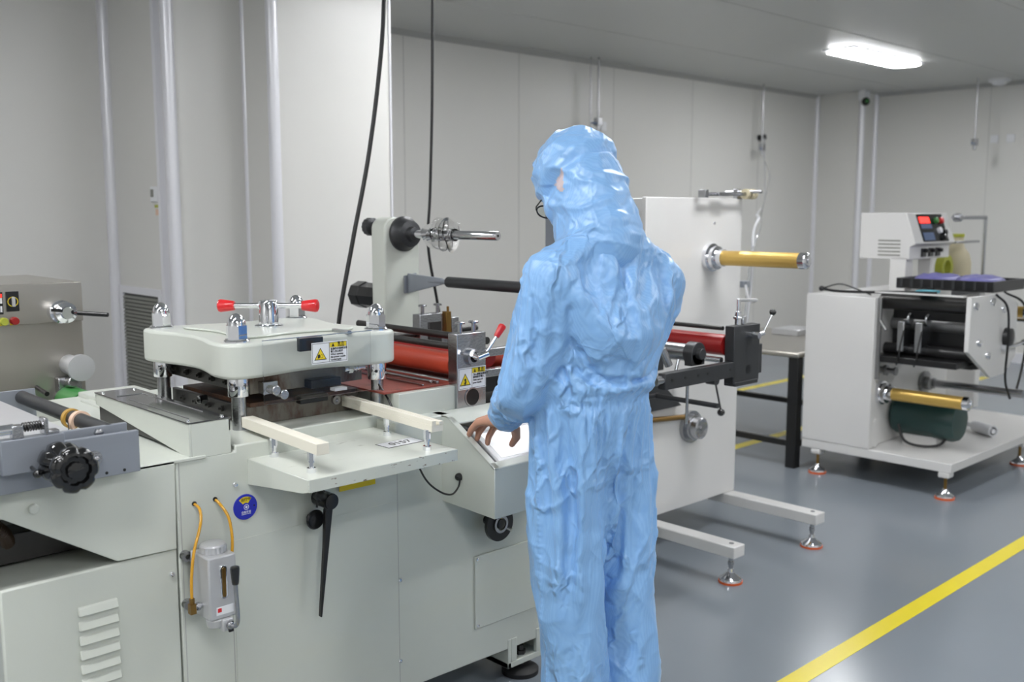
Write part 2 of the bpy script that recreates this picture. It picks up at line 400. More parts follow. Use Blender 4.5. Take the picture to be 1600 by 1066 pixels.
def flat(mb, o, x, up, pts, t0, t1):
    """polygon given in (x, up) plane coordinates, from depth t0 to t1 along the outward normal"""
    x = Vector(x).normalized(); up = Vector(up).normalized(); n = x.cross(up); o = Vector(o)
    A = [mb.b.verts.new(o + x*p[0] + up*p[1] + n*t0) for p in pts]; B = [mb.b.verts.new(o + x*p[0] + up*p[1] + n*t1) for p in pts]
    k = len(pts); mb.face(A[::-1]); mb.face(B)
    for i in range(k): mb.face([A[i], A[(i+1) % k], B[(i+1) % k], B[i]])
def rect(x0, x1, y0, y1): return [(x0, y0), (x1, y0), (x1, y1), (x0, y1)]
def warning_label(parent, o, x, up, w, h, lines, hand):
    a = MB(); flat(a, o, x, up, rect(-w/2, w/2, -h/2, h/2), 0, 0.0006)
    L = a.obj('warning_label', 'white', parent, label='white and yellow warning label')
    b = MB(); e = w*0.035
    for r in (rect(-w/2+e*.6, w/2-e*.6, h/2-e, h/2-e*.75), rect(-w/2+e*.6, w/2-e*.6, -h/2+e*.75, -h/2+e), rect(-w/2+e*.6, -w/2+e*.8, -h/2+e, h/2-e),
              rect(w/2-e*.8, w/2-e*.6, -h/2+e, h/2-e), rect(-w*.02, -w*.01, -h/2+e, h/2-e)): flat(b, o, x, up, r, 0.0006, 0.0009)
    b.obj('border', 'ink', L)
    c = MB(); flat(c, o, x, up, rect(0, w/2-e, h*.22, h/2-e), 0.0006, 0.0010)
    s = h*0.30; cx, cy = -w*.26, -h*.1
    tri = lambda k: [(cx-s*1.1*k, cy-s*.72*k), (cx+s*1.1*k, cy-s*.72*k), (cx, cy+s*1.15*k)]
    t = MB(); flat(t, o, x, up, tri(1.0), 0.0006, 0.0009); t.obj('triangle_border', 'ink', L)
    flat(c, o, x, up, tri(0.82), 0.0009, 0.0011); c.obj('yellow_field', 'ylabel', L)
    g = MB()
    if hand:      # hand caught between rollers
        flat(g, o, x, up, [(cx-s*.5, cy-s*.45), (cx-s*.22, cy-s*.45), (cx-s*.1, cy-s*.3), (cx-s*.1, cy+s*.05), (cx-s*.22, cy+s*.2), (cx-s*.5, cy+s*.05)], 0.0011, 0.0013)
        ring_pts = [(cx+s*.18+s*.27*math.cos(k*PI/8), cy-s*.15+s*.27*math.sin(k*PI/8)) for k in range(16)]
        for k in range(16):
            p, q = ring_pts[k], ring_pts[(k+1) % 16]; m2 = (cx+s*.18, cy-s*.15)
            f = 0.78; flat(g, o, x, up, [p, q, (m2[0]+(q[0]-m2[0])*f, m2[1]+(q[1]-m2[1])*f), (m2[0]+(p[0]-m2[0])*f, m2[1]+(p[1]-m2[1])*f)], 0.0011, 0.0013)
    else:
        flat(g, o, x, up, [(cx+s*.2*math.cos(k*PI/5), cy+s*.15+s*.22*math.sin(k*PI/5)) for k in range(10)], 0.0011, 0.0013)
        flat(g, o, x, up, [(cx-s*.3, cy-s*.5), (cx+s*.1, cy-s*.6), (cx+s*.25, cy-s*.1), (cx, cy)], 0.0011, 0.0013)
    u = [(w*.05, h*.25), (w*.13, h*.25), (w*.09, h*.42)]; flat(g, o, x, up, u, 0.0010, 0.0012)
    g.obj('pictogram', 'ink', L)
    xv = Vector(x).normalized(); uv = Vector(up).normalized(); nn = xv.cross(uv)
    P = lambda px, py: Vector(o) + xv*px + uv*py + nn*0.0012
    text('警 告', 'lettering', 'ink', L, P(w*.31, h*.38), x, up, h*.16)
    text('Warning', 'lettering', 'ink', L, P(w*.31, h*.275), x, up, h*.10)
    for i, ln in enumerate(lines):
        text(ln, 'lettering', 'ink', L, P(w*.02, h*(.14-.125*i)), x, up, h*.115, 'LEFT')
    return L

# ================================================================== THE ROOM
BX, LX, NY, BY, RX = 10.80, -3.0, -3.5, 6.0, 10.5
f = MB().box(LX-.2, 11.2, NY-.2, BY+.3, -0.1, 0).obj('floor', 'floor'); structure(f)
c = MB().box(LX-.2, 11.2, NY-.2, BY+.3, CEIL, CEIL+0.1).obj('ceiling', 'ceiling'); structure(c)
structure(MB().box(3.3, 11.0, BY, BY+.1, 0, CEIL).obj('wall_back', 'wall'))
structure(MB().box(RX, BX+.1, 5.45, BY, 0, CEIL).obj('wall_corner', 'wall'))
structure(MB().box(BX, BX+.1, NY, 5.45, 0, CEIL).obj('wall_right', 'wall'))
structure(MB().box(LX-.1, LX, NY, BY+.1, 0, CEIL).obj('wall_left', 'wall'))
structure(MB().box(LX, 11.0, NY-.1, NY, 0, CEIL).obj('wall_front', 'wall'))
# stepped partition on the left of the back wall
structure(MB().box(2.69, 3.43, 4.6, BY, 0, CEIL).obj('wall_partition', 'wall'))
structure(MB().box(2.277, 2.69, 4.9, BY, 0, CEIL).obj('wall_step', 'wall'))
structure(MB().box(LX, 2.277, 5.66, BY, 0, CEIL).obj('wall_far_left', 'wall'))
# rounded aluminium trims
def vtrim(n, x, y, r, z0=0.0, z1=CEIL):
    structure(MB().cyl((x, y, z0), (x, y, z1), r, seg=20).obj('trim_%d' % n, 'wtrim'))
vtrim(1, 2.700, 4.608, 0.030); vtrim(2, 2.700, 4.888, 0.020); vtrim(3, 2.286, 4.910, 0.032)
vtrim(4, 2.266, 5.648, 0.034)
structure(MB().box(3.425, 3.436, 4.592, 4.62, 0, CEIL).obj('trim_5', 'wtrim'))
structure(MB().box(2.242, 2.278, 4.97, 5.0, 0, CEIL).obj('trim_6', 'wtrim'))
vtrim(7, RX-.005, BY-.005, 0.03); vtrim(8, RX+.006, 5.456, 0.035); vtrim(9, BX-.005, 5.44, 0.03)
# coving along the ceiling and a low skirting
structure(MB().prism([(BY, CEIL), (BY-.04, CEIL), (BY, CEIL-.04)], 'x', 3.43, RX).obj('trim_10', 'joint'))
structure(MB().prism([(BX, CEIL), (BX-.04, CEIL), (BX, CEIL-.04)], 'y', NY, 5.45).obj('trim_11', 'joint'))
structure(MB().box(3.43, RX, BY-.03, BY, 0, .08).obj('baseboard_back', 'wtrim'))
structure(MB().box(BX-.03, BX, NY, 5.4, 0, .1).obj('baseboard_right', 'wtrim'))
j = MB()
for x in (4.6, 5.78, 6.96, 8.14, 9.32): j.box(x, x+.004, BY-.0015, BY, .08, CEIL-.04)
for y in (4.2, 3.0, 1.8): j.box(BX-.0015, BX, y, y+.004, .1, CEIL-.04)
structure(j.obj('trim_12', 'joint'))
j = MB()
for y in (5.0, 3.8, 2.6, 1.4, .2): j.box(3.45, BX, y, y+.004, CEIL-.0015, CEIL)
structure(j.obj('trim_13', 'joint'))
# painted lines on the floor
def line(n, x0, x1, y0, y1): structure(MB().box(x0, x1, y0, y1, 0, .0012).obj('trim_%d' % n, 'yellow_line'))
line(20, -1.0, 9.0, 1.575, 1.645); line(21, 4.3, 9.6, 3.60, 3.67); line(22, 4.3, 9.6, 4.80, 4.87); line(23, 7.62, 7.70, 1.645, 3.60)
# return-air grille in the stepped wall
g = thing('air_vent', 'dark louvred return-air grille in a pale frame on the stepped wall, behind the press', 'vent', (2.277, 5.32, .3))
fr = MB(); fr.box(2.262, 2.277, 5.06, 5.60, 1.085, 1.125); fr.box(2.262, 2.277, 5.06, 5.60, .25, .29)
fr.box(2.262, 2.277, 5.06, 5.10, .29, 1.085); fr.box(2.262, 2.277, 5.56, 5.60, .29, 1.085); fr.obj('vent_frame', 'wtrim', g, .002)
bl = MB()
z = .30
while z < 1.075:
    bl.prism([(2.262, z), (2.2635, z), (2.2735, z+.013), (2.272, z+.013)], 'y', 5.10, 5.56); z += .0205
bl.obj('blades', 'vent', g)
MB().box(2.2755, 2.277, 5.10, 5.56, .29, 1.085).obj('backing', 'black', g)
# thermostat and sticker
t = thing('wall_controller', 'small white wall controller with a grey screen, above the return-air grille', 'switch', (2.277, 5.10, 1.6))
MB().box(2.266, 2.277, 5.065, 5.145, 1.585, 1.665).obj('housing', 'white', t, .003)
MB().box(2.265, 2.266, 5.105, 5.140, 1.61, 1.65).obj('screen', 'vent', t)
t = MB().box(2.2755, 2.277, 5.065, 5.12, 1.555, 1.57).obj('wall_sticker', 'olive'); tag(t, 'yellow-green sticker strip just under the wall controller', 'sticker')
t = MB().box(2.2755, 2.277, 5.07, 5.11, 1.515, 1.548).obj('wall_sticker', 'peach'); tag(t, 'small pinkish sticker, the lower of the two below the wall controller', 'sticker')
# inspection panel on the corner wall, sockets, detector, camera
t = MB(); t.box(RX-.006, RX, 5.50, 5.78, .62, 1.0); t.box(RX-.010, RX-.006, 5.52, 5.76, .64, .98); tag(t.obj('access_panel', 'wall', None, .002), 'flush white access panel low on the corner wall between two upright trims', 'panel')
for k, (y, lb) in enumerate(((4.14, 'white wall socket plate nearer the hanging valve on the right wall'), (3.98, 'right-hand white wall socket plate of the pair on the right wall'))):
    s = MB().box(BX-.012, BX, y-.04, y+.04, 2.25, 2.33).obj('wall_socket', 'white', None, .003); tag(s, lb, 'socket', 'sockets on the right wall')
s = MB().box(6.78, 6.86, BY-.012, BY, 2.26, 2.34).obj('wall_socket', 'white', None, .003); tag(s, 'white wall socket plate on the back wall beside the left hanging valve', 'socket')
t = thing('smoke_detector', 'round white detector on the ceiling near the right wall', 'detector', (10.55, 4.03, CEIL))
MB().lathe((10.55, 4.03, CEIL), (0,0,-1), [(0, .105), (.02, .105), (.03, .09)], 32).obj('base', 'white', t)
MB().lathe((10.55, 4.03, CEIL-.03), (0,0,-1), [(0, .07), (.02, .065), (.03, .03)], 32).obj('sensor_cap', 'white', t)
t = thing('security_camera', 'small dark dome camera fixed at the top of the corner wall trim', 'camera', (10.44, 5.40, 2.76))
MB().box(10.41, 10.52, 5.38, 5.46, 2.76, CEIL).obj('bracket', 'white', t, .004)
MB().ball((10.43, 5.38, 2.74), .045).obj('dome', 'black', t)
MB().ball((10.39, 5.345, 2.74), .018).obj('camera_lens', 'green', t)

# ceiling lights
def ceiling_light(x, y, label, group=None):
    t = thing('ceiling_light', label, 'light', (x, y, CEIL), group)
    MB().box(x-.64, x+.64, y-.142, y+.142, CEIL-.012, CEIL).obj('frame', 'white', t, .003)
    def oct(hx, hy, c): return [(x-hx+c, y-hy), (x+hx-c, y-hy), (x+hx, y-hy+c), (x+hx, y+hy-c), (x+hx-c, y+hy), (x-hx+c, y+hy), (x-hx, y+hy-c), (x-hx, y-hy+c)]
    MB().prism(oct(.625, .130, .05), 'z', CEIL-.026, CEIL-.012).obj('diffuser', 'lamp', t)
ceiling_light(8.28, 4.2, 'lit rectangular ceiling light panel, the only one in view at the upper right')
for x, y in ((4.08, 3.7), (.1, 3.7), (8.28, 1.9), (3.6, 1.9), (.1, 1.6), (8.28, -.4), (4.08, -.4), (.1, -.8), (-2, 1.6), (4.08, -2.4), (.1, -2.6)):
    ceiling_light(x, y, 'lit rectangular ceiling light panel outside the photographed corner of the room', 'ceiling lights above and behind the camera')

# ================================================================== DIE CUTTING MACHINE (foreground)
A = thing('die_cutting_machine', 'pale grey-green die cutting press with chrome dome nuts and red-tipped handle, in the left foreground', 'machine', (1.5, 2.6, 0))
FY = 2.25
# --- main cabinet
b = MB()
b.prism([(1.022, .13), (2.297, .11), (2.297, .90), (1.88, .928), (1.68, .928), (1.68, .90), (1.37, .90), (1.37, .945), (1.18, .945), (1.18, .93), (1.022, .93)], 'y', FY, 3.30)
base = b.obj('cabinet', 'paint', A, .004)
b = MB(); b.box(1.37, 1.72, 2.34, 3.2, .88, .94); b.box(1.15, 2.3, 2.45, 3.2, .90, .935); b.obj('bed_top', 'paint', A, .003)
sm = MB()
for x in (1.030, 1.158): sm.box(x, x+.0018, FY-.0006, FY, .14, .925 if x < 1.1 else .70)
sm.box(1.6825, 1.684, FY-.0006, FY, .13, .88)
sm.obj('panel_seam', 'joint', A)
b = MB(); b.box(1.165, 1.678, FY-.0012, FY, .205, .700); b.obj('access_door', 'paint', A)
b = MB(); b.box(1.975, 2.262, FY-.007, FY, .225, .462); pn = b.obj('access_panel', 'paint', A, .002)
s = MB()
for x, z in ((1.985, .452), (1.985, .236), (2.252, .236), (2.252, .452)): s.lathe((x, FY-.007, z), (0,-1,0), [(0, .006), (.003, .005), (.004, .002)], 12)
s.obj('screw', 'chrome', pn)
for x, z in ((1.688, .462), (1.684, .215), (1.002, .655), (1.176, .845), (1.158, .25)):
    MB().lathe((x, FY-.001, z), (0,-1,0), [(-.001, .007), (.002, .007), (.005, .005), (.006, .001)], 14).obj('screw', 'chrome', A)
MB().box(1.48, 1.60, FY-.0095, FY-.008, .768, .795).obj('warning_strip', 'ylabel', A, label='yellow warning strip under the tray')
# --- lower left cabinet with louvres
b = MB(); b.prism([(2.25, .05), (2.95, .05), (2.95, .70), (2.25, .715)], 'x', .617, 1.018)
lc = b.obj('side_cabinet', 'paint', A, .005)
for k in range(7):
    z = .622 - k*.0345
    m = MB(); m.b.verts.ensure_lookup_table()
    prof = [(FY+.001, z+.012), (FY-.004, z+.010), (FY-.010, z-.006), (FY-.011, z-.010), (FY+.001, z-.010)]
    m.prism(prof, 'x', .777, .868)
    m.obj('louvre', 'paint', lc, .0035)
# --- infeed frame (front apron, back apron, decks)
ap = [(.30, 1.0), (.30, .99), (.628, .873), (.872, .72), (1.012, .716), (1.02, .934), (.30, .934)]
ap = [(.30, .934), (.30, .93), (.632, .872), (.872, .720), (1.016, .716), (1.020, .934)]
b = MB(); b.prism(ap, 'y', FY-.004, FY+.012); b.prism(ap, 'y', 2.90, 2.915); b.box(.30, 1.10, FY-.004, 2.915, .926, .935)
b.obj('infeed_frame', 'paint', A, .003)
MB().box(.45, .95, 2.40, 2.48, .72, .79).obj('cross_beam', 'steel_dark', A, .003)
MB().box(.617, .95, 2.5, 2.9, .715, .74).obj('motor_tray', 'steel_rough', A, .003)
for k in range(9):
    t = k/9; 
b = MB(); pth = spline([(.50, 2.33, .90), (.60, 2.34, .86), (.66, 2.37, .81), (.69, 2.42, .76)], 24)
b.tube(pth, [.016 + .0022*(i % 2) for i in range(len(pth))], 14); b.obj('cable_duct', 'duct', A, label='brown ribbed cable duct')
MB().lathe((.695, FY-.004, .884), (0,-1,0), [(0, .011), (.008, .011), (.010, .009), (.010, .001)], 20).obj('hole_plug', 'paint', A)
# --- infeed table
pl = MB(); pl.box(.28, .915, 2.195, 2.21, .938, 1.033); pl.obj('side_plate', 'bluegrey', A, .0015)
pl = MB(); pl.box(.28, .905, 2.235, 2.247, .938, 1.046); pl.obj('side_plate', 'bluegrey', A, .0015)
pl = MB(); pl.box(.28, .90, 2.83, 2.842, .938, 1.05); pl.box(.28, .86, 2.86, 2.87, .938, 1.04); pl.obj('side_plate', 'bluegrey', A, .0015)
MB().box(.30, .80, 2.247, 2.80, 1.028, 1.034).obj('feed_table', 'silver', A, .001)
b = MB(); b.cyl((.865, 2.24, 1.030), (.865, 2.85, 1.030), .0175, seg=28); b.obj('feed_roller', 'darkgrey', A)
b = MB()
for x, z in ((.812, .985), (.573, .985)): 
    b.lathe((x, 2.195, z), (0,-1,0), [(0, .017), (.003, .017), (.003, .012)], 24); b.hexa((x, 2.192, z), (x, 2.184, z), .0125); b.lathe((x, 2.186, z), (0,-1,0), [(0, .009), (.008, .007), (.010, .002)], 16)
b.obj('bolt', 'steel', A)
b = MB()
for x, z in ((.878, .947), (.838, .947), (.560, .945), (.30, .945)): b.lathe((x, 2.195, z), (0,-1,0), [(0, .0035), (.0006, .0035)], 12)
b.obj('screw_hole', 'black', A)
b = MB(); b.lathe((.838, 2.235, 1.033), (0,-1,0), [(0, .010), (.010, .010), (.012, .005)], 6); b.obj('bolt', 'steel', A)
# adjusting block, spring and plunger on the side plate
blk = MB().box(.615, .742, 2.165, 2.195, .985, 1.058).obj('adjusting_block', 'bluegrey', A, .0015)
b = MB(); b.box(.640, .662, 2.168, 2.19, 1.058, 1.086); b.box(.703, .712, 2.168, 2.20, 1.058, 1.094); b.box(.712, .735, 2.172, 2.195, 1.058, 1.066); b.obj('clamp_lug', 'steel', blk, .002)
b = MB(); b.cyl((.56, 2.18, 1.078), (.645, 2.18, 1.078), .011); b.cyl((.645, 2.18, 1.079), (.705, 2.18, 1.079), .005); b.obj('plunger', 'chrome', blk)
b = MB(); n = 7*16; b.tube([(.664+.038*i/n, 2.18+.009*math.cos(2*PI*i/16), 1.079+.009*math.sin(2*PI*i/16)) for i in range(n+1)], .0016, 6); b.obj('spring', 'steel_dark', blk)
b = MB(); b.cyl((.672, 2.165, .995), (.672, 2.135, .990), .004); b.ball((.672, 2.130, .988), .0095); b.obj('ball_knob', 'bakelite', blk)
MB().cyl((.785, 2.26, 1.032), (.783, 2.26, 1.066), .0012).obj('guide_pin', 'steel_dark', A)
# big lobed hand knob
kn = MB(); lob = lambda th: 1.02 - .115*max(0, math.cos(7*th))**3
kn.lathe((.725, 2.195, 1.000), (-.02,-1,0), [(0, .012), (.05, .013)], 20)
kn.lathe((.724, 2.165, 1.000), (-.02,-1,0), [(0, .02), (.002, .036), (.012, .044), (.03, .045), (.045, .040), (.06, .03), (.085, .028), (.088, .040), (.096, .0475), (.108, .0475), (.114, .042), (.1145, .031), (.106, .027), (.106, .019), (.116, .017), (.118, .003)], 64, ruv=lob)
kn.obj('hand_knob', 'bakelite', A, sharp=50)

# --- cover box left of the press
b = MB(); b.prism([(2.25, .930), (2.83, .985), (2.83, 1.016), (2.25, 1.016)], 'x', 1.060, 1.066); b.box(1.066, 1.170, 2.25, 2.256, .928, 1.016); b.prism([(2.25, .985), (2.83, .985), (2.83, 1.016), (2.25, 1.016)], 'x', 1.164, 1.170); b.box(1.060, 1.17, 2.825, 2.83, .985, 1.016)
cv = b.obj('guard_box', 'paint', A, .0015)
MB().box(1.058, 1.172, 2.249, 2.832, 1.016, 1.0195).obj('guard_lid', 'smoke', cv, .001)
b = MB()
for x, y in ((1.07, 2.80), (1.16, 2.80), (1.07, 2.275), (1.16, 2.275)): b.lathe((x, y, 1.0195), (0,0,1), [(0, .005), (.003, .004), (.004, .001)], 12)
b.obj('lid_screw', 'chrome', cv)
b = MB(); b.tube([(1.078, 2.72, 1.0198), (1.15, 2.72, 1.0198), (1.15, 2.36, 1.0198)], .0018, 6); b.tube([(1.085, 2.66, 1.0198), (1.085, 2.30, 1.0198)], .0012, 6); b.obj('lid_rib', 'steel', cv)
MB().box(1.065, 1.165, 2.28, 2.82, .94, .985).obj('drive_rack', 'steel_dark', A, .003)

# --- press: columns, dies, head
CX = ((1.283, 2.415, 'front'), (1.722, 2.395, 'front'), (1.283, 2.875, 'back'), (1.722, 2.835, 'back'))
for x, y, s in CX:
    c = MB(); c.cyl((x, y, .93), (x, y, 1.09), .0195, seg=32); o = c.obj('column', 'steel', A)
    c = MB(); c.lathe((x, y, 1.036), (0,0,1), [(0, .0275), (.002, .0285), (.046, .0285), (.05, .0275)], 32); k = c.obj('collar', 'chrome', o)
    c = MB(); dx, dy = -.62, -.78; c.cyl((x+dx*.024, y+dy*.024, 1.062), (x+dx*.0288, y+dy*.0288, 1.062), .0045, seg=12); c.obj('set_screw_hole', 'black', o)
b = MB(); b.box(1.325, 1.695, 2.455, 2.86, .94, .992); bed = b.obj('lower_die_bed', 'rust', A, .002)
MB().box(1.335, 1.69, 2.45, 2.86, .992, 1.004).obj('die_plate', 'rust_top', bed, .001)
MB().box(1.31, 1.325, 2.47, 2.88, .955, .998).obj('side_rail', 'steel_dark', bed, .002)
for y in (2.56, 2.64, 2.72, 2.80):
    c = MB(); c.hexa((1.31, y, .978), (1.302, y, .978), .009); c.cyl((1.302, y, .978), (1.294, y, .978), .004); c.obj('clamp_screw', 'steel_dark', bed)
b = MB(); b.hexa((1.29, 2.62, 1.0), (1.272, 2.62, 1.0), .014); b.ball((1.268, 2.62, 1.0), .012, sc=(.6, 1, 1)); b.obj('clamp_knob', 'bakelite', bed)
b = MB(); b.prism([(1.478, .985), (1.572, .985), (1.572, 1.004), (1.566, 1.01), (1.484, 1.01), (1.478, 1.004)], 'y', 2.425, 2.45); b.obj('die_handle', 'black', bed, .003)
b = MB(); b.ring((1.612, 2.455, .978), (0,-1,0), .013, .006, .012); b.lathe((1.612, 2.455, .978), (0,-1,0), [(0, .011), (.004, .010)], 6); b.obj('socket_bolt', 'steel', bed)
b = MB(); b.box(1.33, 1.70, 2.44, 2.86, 1.030, 1.088); up = b.obj('upper_platen', 'rust', A, .003)
MB().box(1.31, 1.33, 2.46, 2.875, 1.038, 1.078).obj('side_rail', 'steel_dark', up, .002)
for y in (2.53, 2.61, 2.69, 2.77, 2.84):
    c = MB(); c.hexa((1.31, y, 1.058), (1.300, y, 1.058), .009); c.cyl((1.300, y, 1.058), (1.294, y, 1.058), .004); c.obj('clamp_screw', 'steel_dark', up)
b = MB(); b.prism([(1.50, 1.055), (1.60, 1.055), (1.60, 1.03), (1.50, 1.03)], 'y', 2.40, 2.44); b.obj('platen_handle', 'black', up, .003)
b = MB(); b.box(1.355, 1.40, 2.41, 2.44, 1.030, 1.065); b.obj('clamp_block', 'steel', up, .002)
b = MB()
for x in (1.367, 1.388): b.lathe((x, 2.41, 1.043), (0,-1,0), [(0, .006), (.0005, .006)], 14)
b.obj('screw_hole', 'black', up)
b = MB(); b.cyl((1.61, 2.40, 1.075), (1.68, 2.40, 1.075), .008); b.hexa((1.622, 2.40, 1.075), (1.636, 2.40, 1.075), .014); b.ring((1.645, 2.40, 1.075), (1,0,0), .012, .008, .004); b.ring((1.655, 2.40, 1.075), (1,0,0), .012, .008, .004); b.obj('adjuster', 'chrome', up)

# cast head plate with four rounded lobes and concave sides
def head_outline(grow=0.0):
    r = .052 + grow
    cs = [(1.283, 2.415, PI), (1.722, 2.395, 1.5*PI), (1.722, 2.835, 0), (1.283, 2.875, .5*PI)]
    pts = []
    for i, (cx, cy, a0) in enumerate(cs):
        for k in range(9):
            a = a0 + PI/2*k/8; pts.append((cx + r*math.cos(a), cy + r*math.sin(a)))
        nx, ny, na = cs[(i+1) % 4]; a1 = a0 + PI/2
        p = Vector((cx + r*math.cos(a1), cy + r*math.sin(a1))); q = Vector((nx + r*math.cos(na), ny + r*math.sin(na)))
        mid = Vector((1.50, 2.63)); inw = (mid - (p+q)/2).normalized()
        for k in range(1, 12):
            t = k/12; s = (0.5 - 0.5*math.cos(2*PI*min(max((t-.10)/.8, 0), 1)))**.6 if .1 < t < .9 else 0
            pt = p.lerp(q, t) + inw*.036*s; pts.append((pt.x, pt.y))
    return pts
b = MB(); b.prism(head_outline(), 'z', 1.087, 1.182); hd = b.obj('press_head', 'paint', A, .009, sharp=30)
b = MB(); b.prism([(1.50+(x-1.50)*.68, 2.63+(y-2.63)*.68) for x, y in head_outline()], 'z', 1.182, 1.190); b.obj('raised_pad', 'paint', hd, .006)
for i, (x, y, s) in enumerate(CX):
    c = MB(); acorn(c, (x, y, 1.182), .0255, .078); c.obj('dome_nut', 'chrome', hd)
HX, HY = 1.500, 2.625
b = MB(); b.lathe((HX, HY, 1.19), (0,0,1), [(0, .042), (.004, .042), (.008, .036), (.008, .029), (.072, .029), (.078, .026), (.080, .018)], 36); b.obj('hub', 'chrome', hd)
hx, hy = .725, -.689
b = MB(); b.cyl((HX-hx*.125, HY-hy*.125, 1.252), (HX+hx*.125, HY+hy*.125, 1.252), .0085, seg=20); b.obj('tommy_bar', 'chrome', hd)
for s in (-1, 1):
    c = MB(); c.lathe((HX+s*hx*.100, HY+s*hy*.100, 1.252), (s*hx, s*hy, 0), [(0, .0135), (.003, .0145), (.040, .0195), (.046, .0175), (.050, .010)], 28); c.obj('handle_grip', 'red', hd, label='red plastic handle grip')
b = MB(); b.cyl((1.725, 2.61, 1.1825), (1.60, 2.50, 1.186), .002, seg=8); b.obj('cable_clip', 'white', hd)
b = MB(); b.box(1.598, 1.612, 2.36, 2.44, 1.181, 1.1915); b.obj('cast_rib', 'steel', hd, .001)

# clear guard in front of the head
gd = MB(); gd.box(1.310, 1.655, 2.3285, 2.3325, 1.018, 1.190)
gd = gd.obj('clear_guard', 'clear', A, .0015)
b = MB(); b.box(1.310, 1.660, 2.3285, 2.3325, 1.190, 1.1915); b.obj('guard_edge', 'steel', gd)
for x, z in ((1.336, 1.058), (1.36, 1.044)):
    c = MB(); c.cyl((x, 2.345, z), (x, 2.312, z), .011); c.lathe((x, 2.314, z), (0,-1,0), [(0, .013), (.006, .013), (.008, .011)], 24); c.obj('guard_knob', 'steel', gd)
MB().box(1.425, 1.50, 2.334, 2.35, 1.150, 1.186).obj('proximity_sensor', 'black', A, .002)
MB().box(1.535, 1.575, 2.3345, 2.36, 1.028, 1.036).obj('sensor_tag', 'white', A)
warning_label(A, (1.516, 2.3275, 1.1415), (1,0,0), (0,0,1), .117, .060, ['在操作开机时注意', '被入夹口危手', 'When opening', 'the power supply', 'careful hand'], True)

# --- tray with its adjustable nylon rails
b = MB(); b.prism([(1.215, 1.967), (1.668, 1.967), (1.668, 2.25), (1.215, 2.25)], 'z', .900, .905); b.box(1.37, 1.668, 2.25, 2.34, .900, .905)
tr = b.obj('tray', 'paint_worn', A, .001)
b = MB(); b.box(1.214, 1.668, 1.963, 1.967, .874, .905); b.obj('tray_lip', 'lip', tr, .001)
b = MB(); b.prism([(1.965, .905), (1.965, .875), (1.99, .868), (2.25, .838), (2.25, .905)], 'x', 1.212, 1.2155); b.prism([(1.965, .905), (1.965, .875), (2.25, .838), (2.25, .905)], 'x', 1.665, 1.668); b.obj('side_flange', 'paint', tr, .001)
for x, y in ((1.258, 2.022), (1.273, 2.222), (1.603, 2.010), (1.632, 2.225)):
    c = MB(); c.hexa((x, y, .905), (x, y, .917), .0115); c.cyl((x, y, .915), (x, y, .958), .0062); c.hexa((x, y, .935), (x, y, .960), .0095); c.cyl((x, y, .930), (x, y, .936), .0085); c.obj('support_bolt', 'chrome', tr)
b = MB(); b.b.verts.ensure_lookup_table()
def bar(p0, p1, w, z0, z1):
    m = MB(); d = Vector((p1[0]-p0[0], p1[1]-p0[1], 0)); L = d.length; d.normalize(); n = Vector((-d.y, d.x, 0))
    ax = Matrix((d, n, Vector((0,0,1)))).transposed()
    m.obox(((p0[0]+p1[0])/2, (p0[1]+p1[1])/2, (z0+z1)/2), ax, L/2, w/2, (z1-z0)/2); return m
bar((1.262, 1.975), (1.290, 2.385), .033, .956, .984).obj('support_rail', 'plastic_w', tr, .0015, label='ivory nylon support rail')
r2 = bar((1.618, 1.985), (1.655, 2.455), .036, .956, .974); r2.b.verts.ensure_lookup_table()
d2 = Vector((1.655-1.618, 2.455-1.985, 0)).normalized(); n2 = Vector((-d2.y, d2.x, 0)); ax2 = Matrix((d2, n2, Vector((0,0,1)))).transposed()
for s, hh in ((1, .986), (-1, .983)):
    cc = Vector(((1.618+1.655)/2, (1.985+2.455)/2, (.974+hh)/2)) + n2*s*.0115; r2.obox(cc, ax2, .237, .0065, (hh-.974)/2)
r2.obj('support_rail', 'plastic_w', tr, .001, label='ivory nylon support rail with a groove along its top')
# numbered label on the tray
xa = Vector((1, .02, 0)).normalized(); ya = Vector((-.02, 1, 0))
b = MB(); flat(b, (1.602, 2.125, .9052), xa, ya, rect(-.062, .062, -.030, .030), 0, .0006); nb = b.obj('number_label', 'ink', tr)
b = MB(); flat(b, (1.602, 2.125, .9052), xa, ya, rect(-.0600, .0600, -.0275, .0275), .0006, .0010); b.obj('label_face', 'white', nb)
ob = text('0157', 'label_digits', 'ink', nb, (1.602, 2.125, .9064), xa, ya, .036)

# --- lever and small knobs on the front
b = MB(); b.prism([(1.412, .772), (1.436, .782), (1.427, .742), (1.386, .452), (1.3815, .453), (1.398, .64), (1.404, .742)], 'y', 2.192, 2.206)
b.obj('lever', 'black', A, .003, label='long black tapering lever')
b = MB(); b.cyl((1.418, FY, .765), (1.418, 2.185, .765), .022); b.lathe((1.418, 2.19, .765), (0,-1,0), [(0, .021), (.008, .020), (.010, .012)], 28); b.capsule((1.418, 2.205, .768), (1.386, 2.190, .790), .014, .013); b.lathe((1.386, 2.20, .790), (0,-1,0), [(0, .016), (.012, .016), (.014, .012)], 24); b.cyl((1.385, 2.20, .772), (1.379, 2.195, .755), .003); b.obj('lever_hub', 'black', A)
b = MB(); b.cyl((1.392, FY, .713), (1.392, 2.225, .713), .012); b.lathe((1.392, 2.228, .713), (0,-1,0), [(0, .026), (.004, .027), (.008, .024), (.006, .016), (.009, .006), (.009, .001)], 32); b.obj('control_knob', 'black', A)
